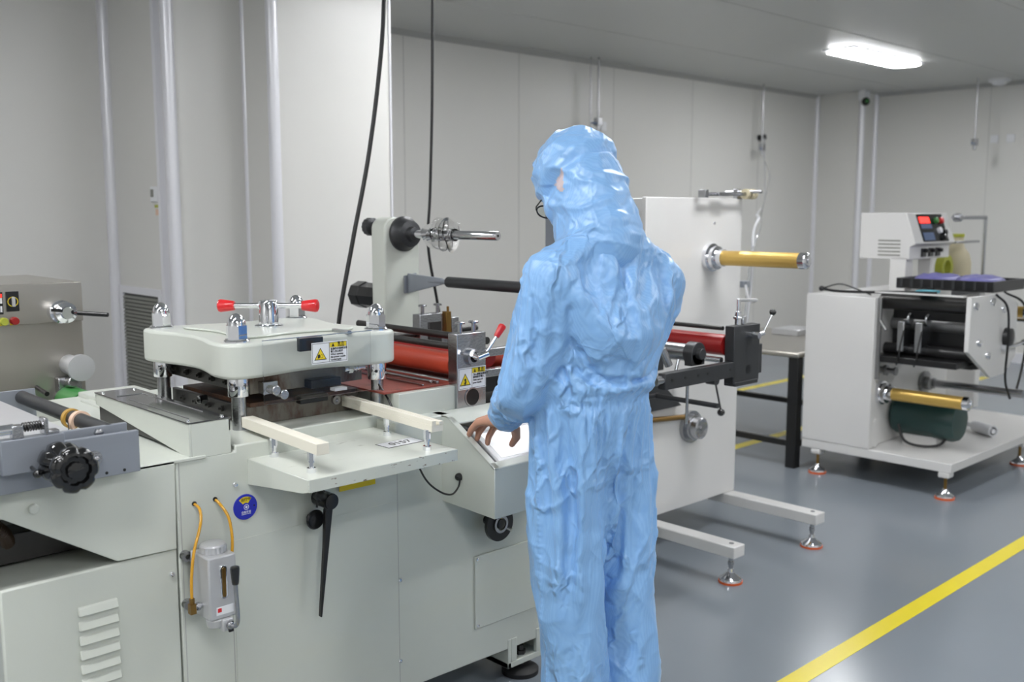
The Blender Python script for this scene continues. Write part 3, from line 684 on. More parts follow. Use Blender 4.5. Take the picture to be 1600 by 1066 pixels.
# blue round status disc
b = MB(); b.lathe((1.202, FY, .782), (0,-1,0), [(0, .033), (.0022, .033), (.003, .032)], 40); sd = b.obj('status_disc', 'blue', A, label='round blue status disc')
o_ = (1.202, FY-.003, .782); seg = [(.027*math.cos(a), .027*math.sin(a)) for a in [R(52+k*8) for k in range(11)]] + [(.011*math.cos(a), .011*math.sin(a)) for a in [R(132-k*20) for k in range(5)]]
b = MB(); flat(b, o_, (1,0,0), (0,0,1), seg, 0, .0004); b.obj('yellow_sector', 'ylabel', sd)
text('运行中', 'lettering', 'ink', sd, (1.203, FY-.0036, .8015), (1,0,0), (0,0,1), .0095)
b = MB()
b.ring((1.204, FY-.003, .7815), (0,-1,0), .0072, .0058, .0004, 24); b.lathe((1.204, FY-.003, .7815), (0,-1,0), [(0, .0035), (.0004, .0035)], 6); b.obj('emblem', 'inkw', sd)
text('设备状态', 'lettering', 'inkw', sd, (1.203, FY-.0034, .7685), (1,0,0), (0,0,1), .0068)
text('EQUIPMENT STATUS', 'lettering', 'inkw', sd, (1.203, FY-.0034, .7635), (1,0,0), (0,0,1), .0028)
b = MB(); b.lathe((1.226, FY-.003, .782), (0,-1,0), [(0, .0022), (.0006, .0022)], 10); b.obj('pivot', 'ink', sd)

# --- hand oil pump
PX0, PX1, PY0, PY1, PZ0, PZ1 = 1.040, 1.112, 2.135, 2.228, .557, .712
b = MB(); b.box(PX0, PX1, PY0, PY1, PZ0, PZ1); b.box(PX0-.001, PX1+.001, PY1-.012, PY1, PZ0-.004, PZ1); op = b.obj('oil_pump', 'silver', A, .004, label='silver hand oil pump with black lever')
b = MB(); b.lathe((1.076, 2.180, PZ1), (0,0,1), [(0, .030), (.003, .030)], 32)
b.lathe((1.076, 2.180, PZ1+.003), (0,0,1), [(0, .0315), (.014, .0315)], 72, ruv=lambda th: 1+.035*math.cos(18*th)); b.lathe((1.076, 2.180, PZ1+.017), (0,0,1), [(0, .031), (.004, .029), (.006, .025), (.0065, .002)], 36); b.obj('filler_cap', 'silver', op)
def stad(cx, cz, hw, hh, n=8): return [(cx+hw*math.cos(a), cz+hh+hw*math.sin(a)) for a in [PI*k/n for k in range(n+1)]] + [(cx+hw*math.cos(a), cz-hh+hw*math.sin(a)) for a in [PI+PI*k/n for k in range(n+1)]]
b = MB(); b.prism(stad(1.077, .648, .0095, .032), 'y', PY0-.004, PY0); sg = b.obj('sight_glass', 'chrome', op, .001)
b = MB(); b.prism(stad(1.077, .648, .0045, .032), 'y', PY0-.0052, PY0-.004); b.obj('glass_tube', 'brass', sg)
b = MB(); b.cyl((1.062, 2.155, .557), (1.062, 2.155, .535), .022, .019); b.box(1.068, 1.095, 2.125, 2.16, .527, .557); b.obj('pump_base', 'silver', op, .003)
b = MB(); b.box(1.080, 1.093, 2.12, 2.127, .524, .550); b.obj('pivot_block', 'black', op, .002)
b = MB(); b.tube(spline([(1.083, 2.12, .542), (1.090, 2.106, .543), (1.093, 2.10, .560), (1.092, 2.10, .60), (1.090, 2.10, .655)], 6), .0052, 12); b.lathe((1.083, 2.124, .542), (0,-1,0), [(0, .009), (.008, .009), (.010, .006)], 20); b.obj('pump_lever', 'steel', op)
b = MB(); b.lathe((1.090, 2.10, .648), (0,0,1), [(0, .0075), (.006, .0088), (.038, .0112), (.043, .0105), (.045, .006)], 24); b.obj('lever_grip', 'bakelite', op)
b = MB(); flat(b, (1.079, PY0, .578), (1,0,0), (0,0,1), rect(-.022, .022, -.010, .010), 0, .0006); lb = b.obj('pump_label', 'white', op)
b = MB()
for (x0, x1, z0, z1) in ((-.019, -.009, -.003, .007), ): flat(b, (1.079, PY0, .578), (1,0,0), (0,0,1), rect(x0, x1, z0, z1), .0006, .0008)
b.obj('pump_badge', 'red', op)
b = MB()
for z in (.695, .572):
    b.ring((1.036, FY, z), (0,-1,0), .013, .006, .018, 20); 
b.obj('mounting_boss', 'steel', op)
b = MB(); b.cyl((PX0, 2.175, .588), (1.020, 2.175, .588), .0065); b.hexa((1.034, 2.175, .588), (1.026, 2.175, .588), .010); b.obj('banjo_union', 'steel', op)
b = MB(); b.box(1.008, 1.022, 2.167, 2.183, .574, .598); b.hexa((1.015, 2.175, .597), (1.015, 2.175, .612), .0065); b.hexa((1.119, 2.19, .640), (1.119, 2.19, .622), .007); b.cyl((1.113, 2.19, .634), (1.122, 2.19, .634), .006); b.obj('brass_fitting', 'brass', op)
for pts in ([(1.066, FY+.004, .818), (1.068, 2.225, .808), (1.056, 2.20, .778), (1.030, 2.185, .72), (1.018, 2.178, .66), (1.015, 2.175, .605)], [(1.121, FY+.004, .818), (1.126, 2.235, .808), (1.138, 2.215, .775), (1.138, 2.20, .72), (1.130, 2.195, .67), (1.121, 2.19, .635)]):
    b = MB(); b.tube(spline(pts, 8), .0038, 12); b.obj('oil_tube', 'oiltube', A, label='amber oil tube')
b = MB()
for x in (1.066, 1.121): b.lathe((x, FY-.0002, .818), (0,-1,0), [(0, .006), (.002, .006), (.002, .0055)], 16)
b.obj('grommet', 'black', A)

# --- roller station at the right of the press
b = MB(); b.box(1.735, 1.965, 2.305, 2.95, .925, .998); b.obj('roller_cover', 'paint', A, .002)
b = MB(); b.box(1.70, 1.97, 2.33, 2.93, .998, 1.004); b.obj('rubber_sheet', 'redsheet', A, .001)
b = MB(); b.box(1.905, 1.915, 2.34, 2.93, 1.004, 1.014); b.box(1.85, 1.857, 2.34, 2.93, 1.004, 1.010); b.cyl((1.885, 2.34, 1.014), (1.885, 2.93, 1.014), .005); b.obj('guide_strip', 'steel', A, .001)
b = MB(); b.cyl((1.99, 2.345, 1.056), (1.99, 3.02, 1.056), .036, seg=40); b.cyl((1.99, 2.335, 1.056), (1.99, 3.03, 1.056), .012); b.obj('feed_roller', 'redroll', A, label='orange-red rubber roller')
b = MB(); b.cyl((2.02, 2.34, .985), (2.02, 3.02, .985), .034, seg=32); b.obj('feed_roller', 'steel', A)
b = MB(); b.cyl((1.965, 2.335, 1.115), (1.965, 3.05, 1.115), .011); b.obj('tie_rod', 'steel_dark', A)
b = MB(); b.cyl((2.115, 2.34, 1.12), (2.115, 3.05, 1.12), .012); b.obj('tie_rod', 'steel_dark', A)
def clamp_block(x0, x1, y0, y1, z0, z1, near):
    o = MB().box(x0, x1, y0, y1, z0, z1).obj('bearing_block', 'steel', A, .002)
    for x in (x0+.03, x1-.032):
        c = MB(); c.cyl((x, (y0+y1)/2, z1), (x, (y0+y1)/2, z1+.028), .007); c.lathe((x, (y0+y1)/2, z1+.026), (0,0,1), [(0, .006), (.002, .016), (.007, .016), (.009, .012)], 24); c.obj('thumb_screw', 'steel', o)
    return o
cb = clamp_block(1.948, 2.066, 2.292, 2.335, .905, 1.158, True)
b = MB(); b.lathe((2.008, 2.2915, .958), (0,-1,0), [(0, .0265), (.0005, .0265)], 32); b.lathe((2.008, 2.2915, 1.083), (0,-1,0), [(0, .022), (.0005, .022)], 32); b.obj('bore_hole', 'black', cb)
b = MB(); b.ring((2.008, 2.292, .958), (0,-1,0), .030, .026, .003, 36); b.ring((2.008, 2.292, 1.083), (0,-1,0), .026, .016, .012, 32); b.obj('bore_rim', 'steel', cb)
b = MB(); b.cyl((2.008, 2.30, 1.085), (2.008, 2.255, 1.085), .011); b.cyl((2.008, 2.262, 1.085), (2.035, 2.245, 1.097), .010); b.cyl((2.022, 2.250, 1.090), (2.068, 2.235, 1.158), .0045); b.cyl((2.008, 2.262, 1.085), (1.980, 2.262, 1.098), .008); b.obj('lever_arm', 'chrome', cb)
b = MB(); b.lathe((2.060, 2.2375, 1.146), (.046, -.010, .068), [(0, .0085), (.004, .0095), (.036, .0125), (.042, .011), (.045, .005)], 24); b.obj('lever_grip', 'red', cb, label='red plastic lever grip')
warning_label(A, (2.008, 2.2912, 1.018), (1,0,0), (0,0,1), .112, .068, ['当心滚轮注意安全', '请勿将手伸入', 'Take care of', 'your hands', ''], False)
cr = clamp_block(2.285, 2.42, 2.90, 2.945, .96, 1.150, False)
MB().box(2.44, 2.475, 2.90, 2.935, .96, 1.13).obj('bearing_block', 'steel', A, .002)
b = MB(); b.box(2.325, 2.385, 2.895, 2.91, .98, 1.12); b.obj('slide_block', 'steel_dark', cr, .002)
b = MB(); b.box(2.40, 2.425, 2.885, 2.91, 1.07, 1.155); b.cyl((2.412, 2.89, 1.15), (2.412, 2.89, 1.175), .005); b.obj('guide_block', 'brass', cr, .002)
MB().box(1.97, 2.60, 2.335, 3.25, .90, .955).obj('outfeed_bed', 'steel_dark', A, .003)
b = MB(); b.cyl((2.14, 2.36, 1.06), (2.14, 2.9, 1.06), .03, seg=28); b.obj('feed_roller', 'redroll2', A)
b = MB(); b.cyl((2.25, 2.36, 1.03), (2.25, 3.0, 1.03), .034, seg=28); b.obj('feed_roller', 'redroll', A)
b = MB(); b.box(2.07, 2.62, 2.30, 2.33, 1.075, 1.10); b.box(2.07, 2.62, 2.30, 2.33, 1.01, 1.035); b.box(2.56, 2.6, 2.30, 2.34, .90, 1.1); b.obj('side_rail', 'steel', A, .002)
b = MB(); b.box(2.07, 2.56, 2.34, 2.36, .93, 1.01); b.obj('inner_plate', 'black', A)
b = MB(); b.cyl((1.84, 2.94, 1.075), (2.6, 2.94, 1.075), .012); b.obj('tie_rod', 'steel_dark', A)
# --- upright post with spindle and roller
b = MB()
px0, px1, rr = 2.350, 2.522, .05
pts = [(px0, .93), (px1, .93)] + [(px1-rr+rr*math.cos(PI/2*k/8), 1.50-rr+rr*math.sin(PI/2*k/8)) for k in range(9)] + [(px0+rr+rr*math.cos(PI/2+PI/2*k/8), 1.51-rr+rr*math.sin(PI/2+PI/2*k/8)) for k in range(9)]
b.prism(pts, 'y', 3.20, 3.29); post = b.obj('upright_post', 'paint', A, .006)
b = MB(); b.lathe((2.442, 3.20, 1.443), (0,-1,0), [(0, .070), (.012, .070), (.018, .064), (.05, .052), (.055, .030), (.075, .026), (.078, .016)], 40); b.obj('hub', 'darkgrey', post)
b = MB(); b.lathe((2.442, 3.13, 1.443), (0,-1,0), [(0, .0165), (.485, .0165), (.488, .0145)], 28); sp = b.obj('spindle', 'chrome', post)
b = MB(); b.lathe((2.442, 2.6425, 1.443), (0,-1,0), [(0, .005), (.0007, .005)], 12); b.obj('centre_hole', 'black', sp)
b = MB()
for k in range(5):
    a = [(0, .012), (0, .05), (.004, .062), (.006, .05), (.006, .013)]
    b.lathe((2.442, 2.99-.022*k, 1.443), (.12*(k-2), -1, .12*math.sin(k*2)), a, 28, ruv=lambda th, q=k: 1+.10*math.cos(3*th+q)+.06*math.sin(5*th+2*q), cap=False)
b.ring((2.442, 3.0, 1.443), (0,-1,0), .024, .017, .12, 28)
b.obj('plastic_chuck', 'clear', sp, label='clear plastic core clamps')
b = MB(); b.lathe((2.40, 3.29, 1.47), (0,1,0), [(0, .022), (.05, .022), (.055, .036), (.085, .036), (.09, .030)], 28, ruv=lambda th: 1+.03*math.cos(14*th)); b.obj('brake_knob', 'darkgrey', post)
b = MB(); b.prism([(2.44, 1.275), (2.50, 1.285), (2.50, 1.215), (2.44, 1.205)], 'y', 3.190, 3.20); b.prism([(3.19, 1.285), (2.98, 1.275), (2.98, 1.25), (3.19, 1.205)], 'x', 2.452, 2.464); b.cyl((2.458, 3.06, 1.262), (2.458, 2.93, 1.262), .010); bkt = b.obj('bracket', 'bluegrey', post, .002)
b = MB()
for z in (1.262, 1.228): b.lathe((2.485, 3.19, z), (0,-1,0), [(0, .006), (.0006, .006)], 12)
b.obj('screw_hole', 'black', post)
b = MB(); b.lathe((2.458, 2.95, 1.262), (0,-1,0), [(0, .012), (.01, .021), (.75, .021)], 28); b.obj('dancer_roller', 'darkgrey', post)
b = MB(); b.lathe((2.43, 3.29, 1.185), (0,1,0), [(0, .048), (.02, .052), (.15, .052), (.155, .056), (.21, .056), (.215, .045)], 8); b.obj('motor', 'black', post)
b = MB(); b.box(2.29, 2.35, 3.22, 3.27, 1.06, 1.085); b.cyl((2.30, 3.2, 1.075), (2.34, 3.2, 1.075), .008); b.obj('sensor_bracket', 'steel', post, .001)
# --- operator console
b = MB()
Lp = [(2.262, .667), (2.020, .661), (2.017, .808), (2.225, .928), (2.30, .928), (2.30, .667)]
b.prism(Lp, 'x', 1.850, 1.854); b.prism(Lp, 'x', 2.296, 2.30); b.box(1.850, 2.30, 2.017, 2.021, .661, .808); b.prism([(2.0175, .662), (2.262, .667), (2.262, .671), (2.0175, .666)], 'x', 1.85, 2.30)
def sl(y): return .808 + (y-2.017)*(.12/.208)
b.prism([(2.017, .808), (2.040, sl(2.040)), (2.040, sl(2.040)-.006), (2.021, .801)], 'x', 1.85, 2.30)
b.prism([(2.195, sl(2.195)), (2.225, .928), (2.30, .928), (2.30, .922), (2.226, .922), (2.195, sl(2.195)-.006)], 'x', 1.85, 2.30)
for x0, x1 in ((1.85, 1.872), (2.27, 2.30)): b.prism([(2.017, .808), (2.225, .928), (2.225, .922), (2.017, .802)], 'x', x0, x1)
cs = b.obj('console', 'paint', A, .002)
b = MB(); b.prism([(2.04, sl(2.04)-.030), (2.20, sl(2.20)-.030), (2.20, sl(2.20)-.036), (2.04, sl(2.04)-.036)], 'x', 1.872, 2.27); b.obj('recessed_panel', 'grill', cs)
b = MB(); b.prism([(2.046, sl(2.046)-.030), (2.165, sl(2.165)-.030), (2.165, sl(2.165)-.010), (2.046, sl(2.046)-.010)], 'x', 1.893, 2.13); sb = b.obj('screen_bezel', 'silver', cs, .005)
b = MB(); b.prism([(2.058, sl(2.058)-.010), (2.152, sl(2.152)-.010), (2.152, sl(2.152)-.0088), (2.058, sl(2.058)-.0088)], 'x', 1.915, 2.11); b.obj('touch_screen', 'screen_white', cs)
b = MB(); b.prism([(2.172, sl(2.172)-.030), (2.195, sl(2.195)-.030), (2.195, sl(2.195)-.022), (2.172, sl(2.172)-.022)], 'x', 1.88, 2.26); b.obj('cable_strip', 'silver', cs, .002)
b = MB(); b.cyl((1.878, 2.185, sl(2.185)-.028), (1.878, 2.178, sl(2.185)-.008), .011); b.obj('push_button', 'black', cs)
b = MB(); b.ring((2.030, FY-.05, .570), (0,-1,0), .055, .022, .012, 40); b.lathe((2.030, FY, .570), (0,-1,0), [(0, .016), (.068, .016), (.07, .012)], 24); b.obj('hand_wheel', 'black', A)
b = MB(); b.ring((2.030, FY-.052, .570), (0,-1,0), .028, .020, .016, 32); b.cyl((2.058, FY-.06, .550), (2.066, FY-.075, .545), .006); b.obj('scale_ring', 'steel', A)
MB().box(2.09, 2.11, FY-.002, FY, .50, .60).obj('warning_strip', 'ylabel', A)
b = MB(); b.tube(spline([(1.852-.003, 2.165, .756), (1.82, 2.14, .737), (1.76, 2.10, .735), (1.70, 2.08, .76), (1.66, 2.09, .80), (1.64, 2.12, .87)], 10), .0028, 8); b.obj('sensor_cable', 'cable', A)
b = MB(); b.ball((1.846, 2.168, .757), .0115, sc=(1.1, 1, 1)); b.lathe((1.835, 2.162, .755), (1,0,0), [(0, .006), (.012, .008)], 14); b.obj('cable_gland', 'black', A)
b = MB(); b.tube(spline([(1.70, 2.40, 1.055), (1.72, 2.37, 1.01), (1.72, 2.32, .96), (1.715, 2.30, .91)], 8), .0032, 8); b.obj('sensor_cable', 'cable', A)
# --- feet
for x in (1.25, 2.205):
    b = MB(); b.box(x-.085, x+.085, FY-.0, FY+.012, .05, .13) if False else None
    b.box(x-.085, x-.070, FY-.002, FY+.16, .045, .145); b.box(x+.066, x+.085, FY-.002, FY+.16, .045, .145); b.box(x-.085, x+.085, FY-.002, FY+.16, .045, .065); b.box(x-.085, x+.085, FY+.145, FY+.16, .045, .145); b.box(x-.07, x-.045, FY-.002, FY+.012, .065, .145); b.box(x+.045, x+.066, FY-.002, FY+.012, .065, .145)
    ft = b.obj('foot_bracket', 'paint', A, .002)
    c = MB(); c.cyl((x, FY+.03, .02), (x, FY+.03, .095), .011); c.hexa((x, FY+.03, .065), (x, FY+.03, .078), .019); c.obj('foot_bolt', 'steel_dark', ft)
    c = MB(); c.lathe((x, FY+.03, 0), (0,0,1), [(0, .062), (.014, .062), (.022, .05), (.026, .02)], 36); c.obj('foot_pad', 'rubber', ft)
for x, y in ((.70, 2.3), (.70, 2.88), (1.25, 3.2), (2.2, 3.2)):
    MB().lathe((x, y, 0), (0,0,1), [(0, .055), (.02, .055), (.026, .02), (.14, .02)], 28).obj('foot_pad', 'rubber', A)
MB().box(1.05, 1.10, 2.45, 3.0, .05, .14).obj('plinth', 'paint_cream', A)

# tape rings hanging on the infeed roller
o = MB().ring((.865, 2.475, 1.026), (0,-1,0), .0245, .0185, .016, 36).obj('tape_ring', 'amber'); tag(o, 'amber roll of clear tape around the dark infeed roller, behind the pinkish one', 'tape')
o = MB().ring((.865, 2.425, 1.026), (.15,-1,0), .0260, .019, .014, 36).obj('tape_ring', 'peach'); tag(o, 'pinkish white roll of tape around the dark infeed roller, nearer than the amber one', 'tape')

# hanging black power cables
o = MB().tube(spline([(2.415, 3.25, CEIL), (2.365, 3.2, 2.335), (2.335, 3.2, 2.05), (2.277, 3.2, 1.728), (2.20, 3.2, 1.42), (2.13, 3.2, 1.12), (2.12, 3.2, .937)], 14), .0085, 12).obj('power_cable', 'cable'); tag(o, 'thick black cable hanging slanted from the ceiling behind the press', 'cable')
o = MB().tube(spline([(2.86, 3.5, CEIL), (2.849, 3.5, 2.449), (2.84, 3.5, 2.0), (2.824, 3.5, 1.62), (2.81, 3.5, 1.38), (2.858, 3.5, 1.131), (2.90, 3.5, .9), (3.0, 3.55, .3), (3.1, 3.6, .012)], 14), .0065, 12).obj('power_cable', 'cable'); tag(o, 'thin black cable hanging nearly straight from the ceiling behind the upright post', 'cable')

# ================================================================== SLITTING MACHINE (white, behind the person)
B = thing('unwinding_machine', 'white upright winding machine with a gold sleeve shaft and red roller, right behind the person', 'machine', (3.75, 2.9, 0))
b = MB(); b.box(3.378, 4.105, 2.72, 2.745, .165, 1.595); b.box(3.40, 4.09, 2.745, 3.30, .17, 1.59)
b.obj('cabinet', 'paint_w', B, .004)
MB().box(3.30, 3.40, 2.95, 3.25, .9, 1.585).obj('side_box', 'bluegrey', B, .004)
for x0 in (3.37, 4.02):
    f = MB().box(x0, x0+.078, 2.225, 3.32, .115, .165).obj('foot_bar', 'paint_w', B, .004)
    for y in (2.265, 3.25):
        c = MB(); c.cyl((x0+.039, y, .055), (x0+.039, y, .12), .009, seg=14); c.cyl((x0+.039, y, .075), (x0+.039, y, .09), .014, seg=6); c.cyl((x0+.039, y, .164), (x0+.039, y, .168), .010, seg=12); lf = c.obj('levelling_bolt', 'steel', f)
        c = MB(); c.lathe((x0+.039, y, .008), (0,0,1), [(0, .048), (.010, .046), (.028, .022), (.036, .014), (.05, .012)], 32); c.obj('levelling_foot', 'chrome', f)
        c = MB(); c.lathe((x0+.039, y, 0), (0,0,1), [(0, .050), (.009, .050)], 32); c.obj('rubber_pad', 'orange', f)
def gold_shaft(parent, x, z, y0, y1, r, name='winding_shaft'):
    b = MB(); b.lathe((x, y0, z), (0,-1,0), [(0, r*1.9), (.02, r*1.9), (.022, r*1.6), (.045, r*1.6), (.047, r*1.15), (.08, r*1.15)], 36); fl = b.obj('shaft_flange', 'chrome', parent)
    b = MB(); b.lathe((x, y0-.07, z), (0,-1,0), [(0, r), (abs(y1-y0)-.10, r)], 36, ruv=lambda th: 1 - .05*(max(0, math.cos(6*th))**12)); sh = b.obj(name, 'gold', parent, label='gold anodised winding sleeve')
    b = MB(); b.lathe((x, y1+.035, z), (0,-1,0), [(0, r*1.05), (.028, r*1.05), (.033, r*.85), (.035, r*.6)], 28); b.lathe((x, y1+.035, z), (0,-1,0), [(0, r*.35), (.038, r*.3)], 16); b.obj('end_cap', 'chrome', sh)
    return sh
gold_shaft(B, 3.85, 1.322, 2.72, 2.215, .034)
# overhead tension arm with yellow rings
b = MB(); b.cyl((3.80, 2.72, 1.555), (3.80, 2.72, 1.62), .01) if False else None
b.box(4.06, 4.10, 2.72, 2.745, 1.59, 1.64); b.cyl((4.08, 2.60, 1.625), (4.08, 2.80, 1.625), .008); b.cyl((3.72, 2.68, 1.61), (4.14, 2.68, 1.615), .0085); b.box(3.72, 3.745, 2.66, 2.70, 1.595, 1.63); b.box(3.83, 3.92, 2.665, 2.695, 1.603, 1.62); b.obj('tension_arm', 'steel', B, .002)
for x in (4.06, 4.09, 4.12):
    MB().ring((x, 2.68, 1.615), (1,0,0), .024, .010, .018, 24).obj('guide_ring', 'beige', B)
# nip unit
b = MB(); b.box(3.292, 3.472, 2.20, 2.245, .855, 1.085); b.box(3.30, 3.46, 2.195, 2.25, .845, .862); nb = b.obj('bearing_block', 'darkgrey', B, .003)
b = MB(); b.box(3.465, 3.50, 2.205, 2.24, .88, 1.0); b.obj('side_cover', 'darkgrey', nb, .003)
b = MB(); b.lathe((3.395, 2.1995, .905), (0,-1,0), [(0, .018), (.0006, .018)], 20); b.obj('bore_hole', 'black', nb)
b = MB(); b.cyl((3.39, 2.20, 1.045), (3.39, 2.15, 1.045), .013); b.cyl((3.39, 2.165, 1.045), (3.42, 2.15, 1.055), .009); b.cyl((3.41, 2.15, 1.052), (3.478, 2.15, 1.128), .0035); b.obj('lever_arm', 'chrome', nb)
MB().ball((3.48, 2.15, 1.133), .014).obj('ball_knob', 'bakelite', nb)
b = MB(); b.cyl((3.345, 2.222, 1.085), (3.345, 2.222, 1.14), .013); b.cyl((3.345, 2.222, 1.11), (3.345, 2.222, 1.12), .02); b.box(3.37, 3.39, 2.212, 2.232, 1.085, 1.12); b.cyl((3.345, 2.222, 1.14), (3.345, 2.222, 1.19), .008); b.obj('air_cylinder', 'chrome', nb, .002)
b = MB(); b.box(2.86, 3.30, 2.20, 2.235, .885, .945); b.obj('support_arm', 'darkgrey', B, .002)
b = MB()
for x in (2.90, 2.98, 3.06, 3.12, 3.27): b.lathe((x, 2.20, .918), (0,-1,0), [(0, .006), (.0006, .006)], 10)
b.obj('screw_hole', 'black', B)
b = MB(); b.box(2.80, 3.47, 2.68, 2.72, .84, 1.08); b.obj('back_plate', 'darkgrey', B, .003)
for (x, z, r, m) in ((3.315, 1.005, .042, 'redroll2'), ):
    MB().cyl((x, 2.25, z), (x, 2.70, z), r, seg=36).obj('nip_roller', m, B, label='deep red nip roller')
MB().cyl((3.285, 2.25, 1.075), (3.285, 2.70, 1.075), .009).obj('tie_rod', 'steel_dark', B)
MB().cyl((3.15, 2.31, .985), (3.15, 2.70, .985), .034, seg=32).obj('steel_roller', 'steel', B)
b = MB(); b.box(3.105, 3.19, 2.265, 2.30, .94, .985); b.cyl((3.15, 2.265, .985), (3.15, 2.31, .985), .045, seg=32); b.cyl((3.15, 2.245, .985), (3.15, 2.27, .985), .022); b.obj('roller_bearing', 'darkgrey', B, .002)
MB().cyl((3.28, 2.25, .948), (3.28, 2.70, .948), .012).obj('guide_rod', 'chrome', B)
b = MB(); b.cyl((2.93, 2.24, .965), (2.90, 2.25, 1.03), .015); b.cyl((2.96, 2.23, .945), (2.975, 2.23, .985), .006); b.cyl((2.82, 2.22, .92), (2.86, 2.22, .92), .018); b.obj('pneumatic_fitting', 'steel', B)
b = MB(); b.cyl((3.02, 2.22, .885), (3.02, 2.22, .735), .006); b.obj('handle_rod', 'steel', B)
b = MB(); b.cyl((3.12, 2.45, .80), (3.12, 2.15, .80), .010); b.cyl((2.6, 2.45, .80), (3.14, 2.45, .80), .010); b.obj('cross_rod', 'darkgrey', B)
b = MB(); b.prism([(2.95, .80), (3.45, .80), (3.62, .66), (3.30, .66)], 'y', 2.69, 2.715); b.obj('gusset', 'darkgrey', B, .002)
b = MB(); b.cyl((3.60, 2.72, .80), (3.60, 2.50, .80), .013); b.cyl((3.60, 2.54, .80), (3.60, 2.49, .80), .020); b.cyl((3.60, 2.52, .80), (3.60, 2.52, .84), .006); b.cyl((3.60, 2.50, .80), (3.635, 2.49, .665), .0042); b.obj('crank_lever', 'darkgrey', B)
MB().ball((3.637, 2.49, .655), .017).obj('ball_knob', 'bakelite', B)
b = MB(); b.ring((3.72, 2.72, .545), (0,-1,0), .075, .03, .02, 36); b.lathe((3.72, 2.70, .545), (0,-1,0), [(0, .06), (.02, .06), (.022, .052), (.05, .050), (.054, .042), (.048, .030), (.05, .012), (.056, .010)], 40); b.obj('hand_wheel', 'steel', B)
b = MB(); b.cyl((3.35, 2.70, .625), (3.66, 2.70, .600), .012); b.obj('guide_rod', 'brass', B)
MB().lathe((3.88, 2.72, 1.48), (0,-1,0), [(0, .007), (.003, .005)], 12).obj('screw', 'steel', B)

# dark work table between the two white machines
T = thing('work_table', 'black steel-framed table with a pale rounded top, between the two white machines', 'table', (5.75, 3.7, 0))
b = MB(); b.box(5.25, 6.30, 3.06, 4.35, .672, .704); b.obj('tabletop', 'stainless', T, .012)
for x, y in ((5.29, 3.10), (6.22, 3.10), (5.29, 4.28), (6.22, 4.28)): MB().box(x-.032, x+.032, y-.032, y+.032, 0, .672).obj('leg', 'black', T, .003)
for z, y in ((.14, 3.10), (.25, 4.28)): MB().box(5.32, 6.19, y-.018, y+.018, z-.018, z+.018).obj('rail', 'black', T, .002)
for z, x in ((.145, 5.29), (.21, 6.22)): MB().box(x-.018, x+.018, 3.13, 4.25, z-.018, z+.018).obj('rail', 'black', T, .002)
o = MB().box(5.98, 6.22, 3.50, 3.70, .704, .745).obj('parts_box', 'silver', None, .004); tag(o, 'low grey metal box lying on the black framed work table', 'box')

# ================================================================== SECOND WHITE MACHINE (far right)
C = thing('slitting_machine', 'white slitting machine on a tray base with orange-padded feet, at the right', 'machine', (5.75, 2.6, 0))
b = MB(); b.box(5.25, 6.32, 2.63, 3.02, .201, 1.062); b.box(5.2485, 5.30, 2.60, 3.0205, .2012, 1.0625); cbn = b.obj('cabinet', 'paint_w', C, .004)
b = MB(); b.box(5.25, 6.90, 2.135, 3.02, .150, .200); b.obj('base_tray', 'paint_w', C, .003)
b = MB(); b.prism(stad(5.33, .285, .035, .05), 'y', 2.60, 2.63); b.obj('hinge_plate', 'paint_w', C, .003)
for x, y in ((5.285, 2.93), (5.285, 2.175), (6.35, 2.175), (6.75, 2.95)):
    c = MB(); c.box(x-.035, x+.035, y-.03, y+.03, .118, .150); ft = c.obj('foot_block', 'paint_w', C, .008)
    c = MB(); c.cyl((x, y, .05), (x, y, .12), .009, seg=12); c.obj('levelling_bolt', 'brass', ft)
    c = MB(); c.lathe((x, y, .010), (0,0,1), [(0, .047), (.010, .045), (.028, .020), (.045, .012)], 32); c.obj('levelling_foot', 'chrome', ft)
    c = MB(); c.lathe((x, y, 0), (0,0,1), [(0, .051), (.011, .051)], 32); c.obj('rubber_pad', 'orange', ft)
gold_shaft(C, 5.42, .505, 2.63, 2.12, .036)
b = MB(); b.lathe((5.98, 2.63, .50), (0,-1,0), [(0, .07), (.02, .07), (.022, .045), (.05, .045), (.06, .034), (.07, .034)], 32); fl = b.obj('shaft_flange', 'steel_rough', C)
b = MB(); b.cyl((5.98, 2.58, .50), (5.98, 2.05, .50), .024, seg=28); b.obj('bare_shaft', 'steel', fl)
b = MB(); b.lathe((5.40, 2.63, .64), (0,-1,0), [(0, .02), (.03, .02), (.03, .03), (.045, .03), (.045, .016), (.09, .016), (.09, .024), (.10, .024)], 20); b.obj('guide_stud', 'steel_rough', C)
b = MB(); b.lathe((5.86, 2.63, .42), (0,-1,0), [(0, .014), (.02, .014)], 16); b.obj('guide_stud', 'steel', C)
# green motor
b = MB(); b.lathe((5.62, 2.62, .36), (0,-1,0), [(0, .10), (.02, .115), (.05, .115), (.24, .112), (.25, .118), (.34, .118), (.37, .105), (.375, .03)], 36, ruv=lambda th: 1+.012*math.cos(28*th)); mt = b.obj('motor', 'greenmotor', C, label='dark green electric motor')
MB().box(5.56, 5.68, 2.35, 2.55, .2, .26).obj('motor_mount', 'paint_w', mt, .003)
MB().tube(spline([(5.50, 2.55, .32), (5.47, 2.50, .24), (5.49, 2.42, .215), (5.54, 2.33, .225), (5.56, 2.29, .28)], 8), .008, 10).obj('motor_cable', 'cable', mt)
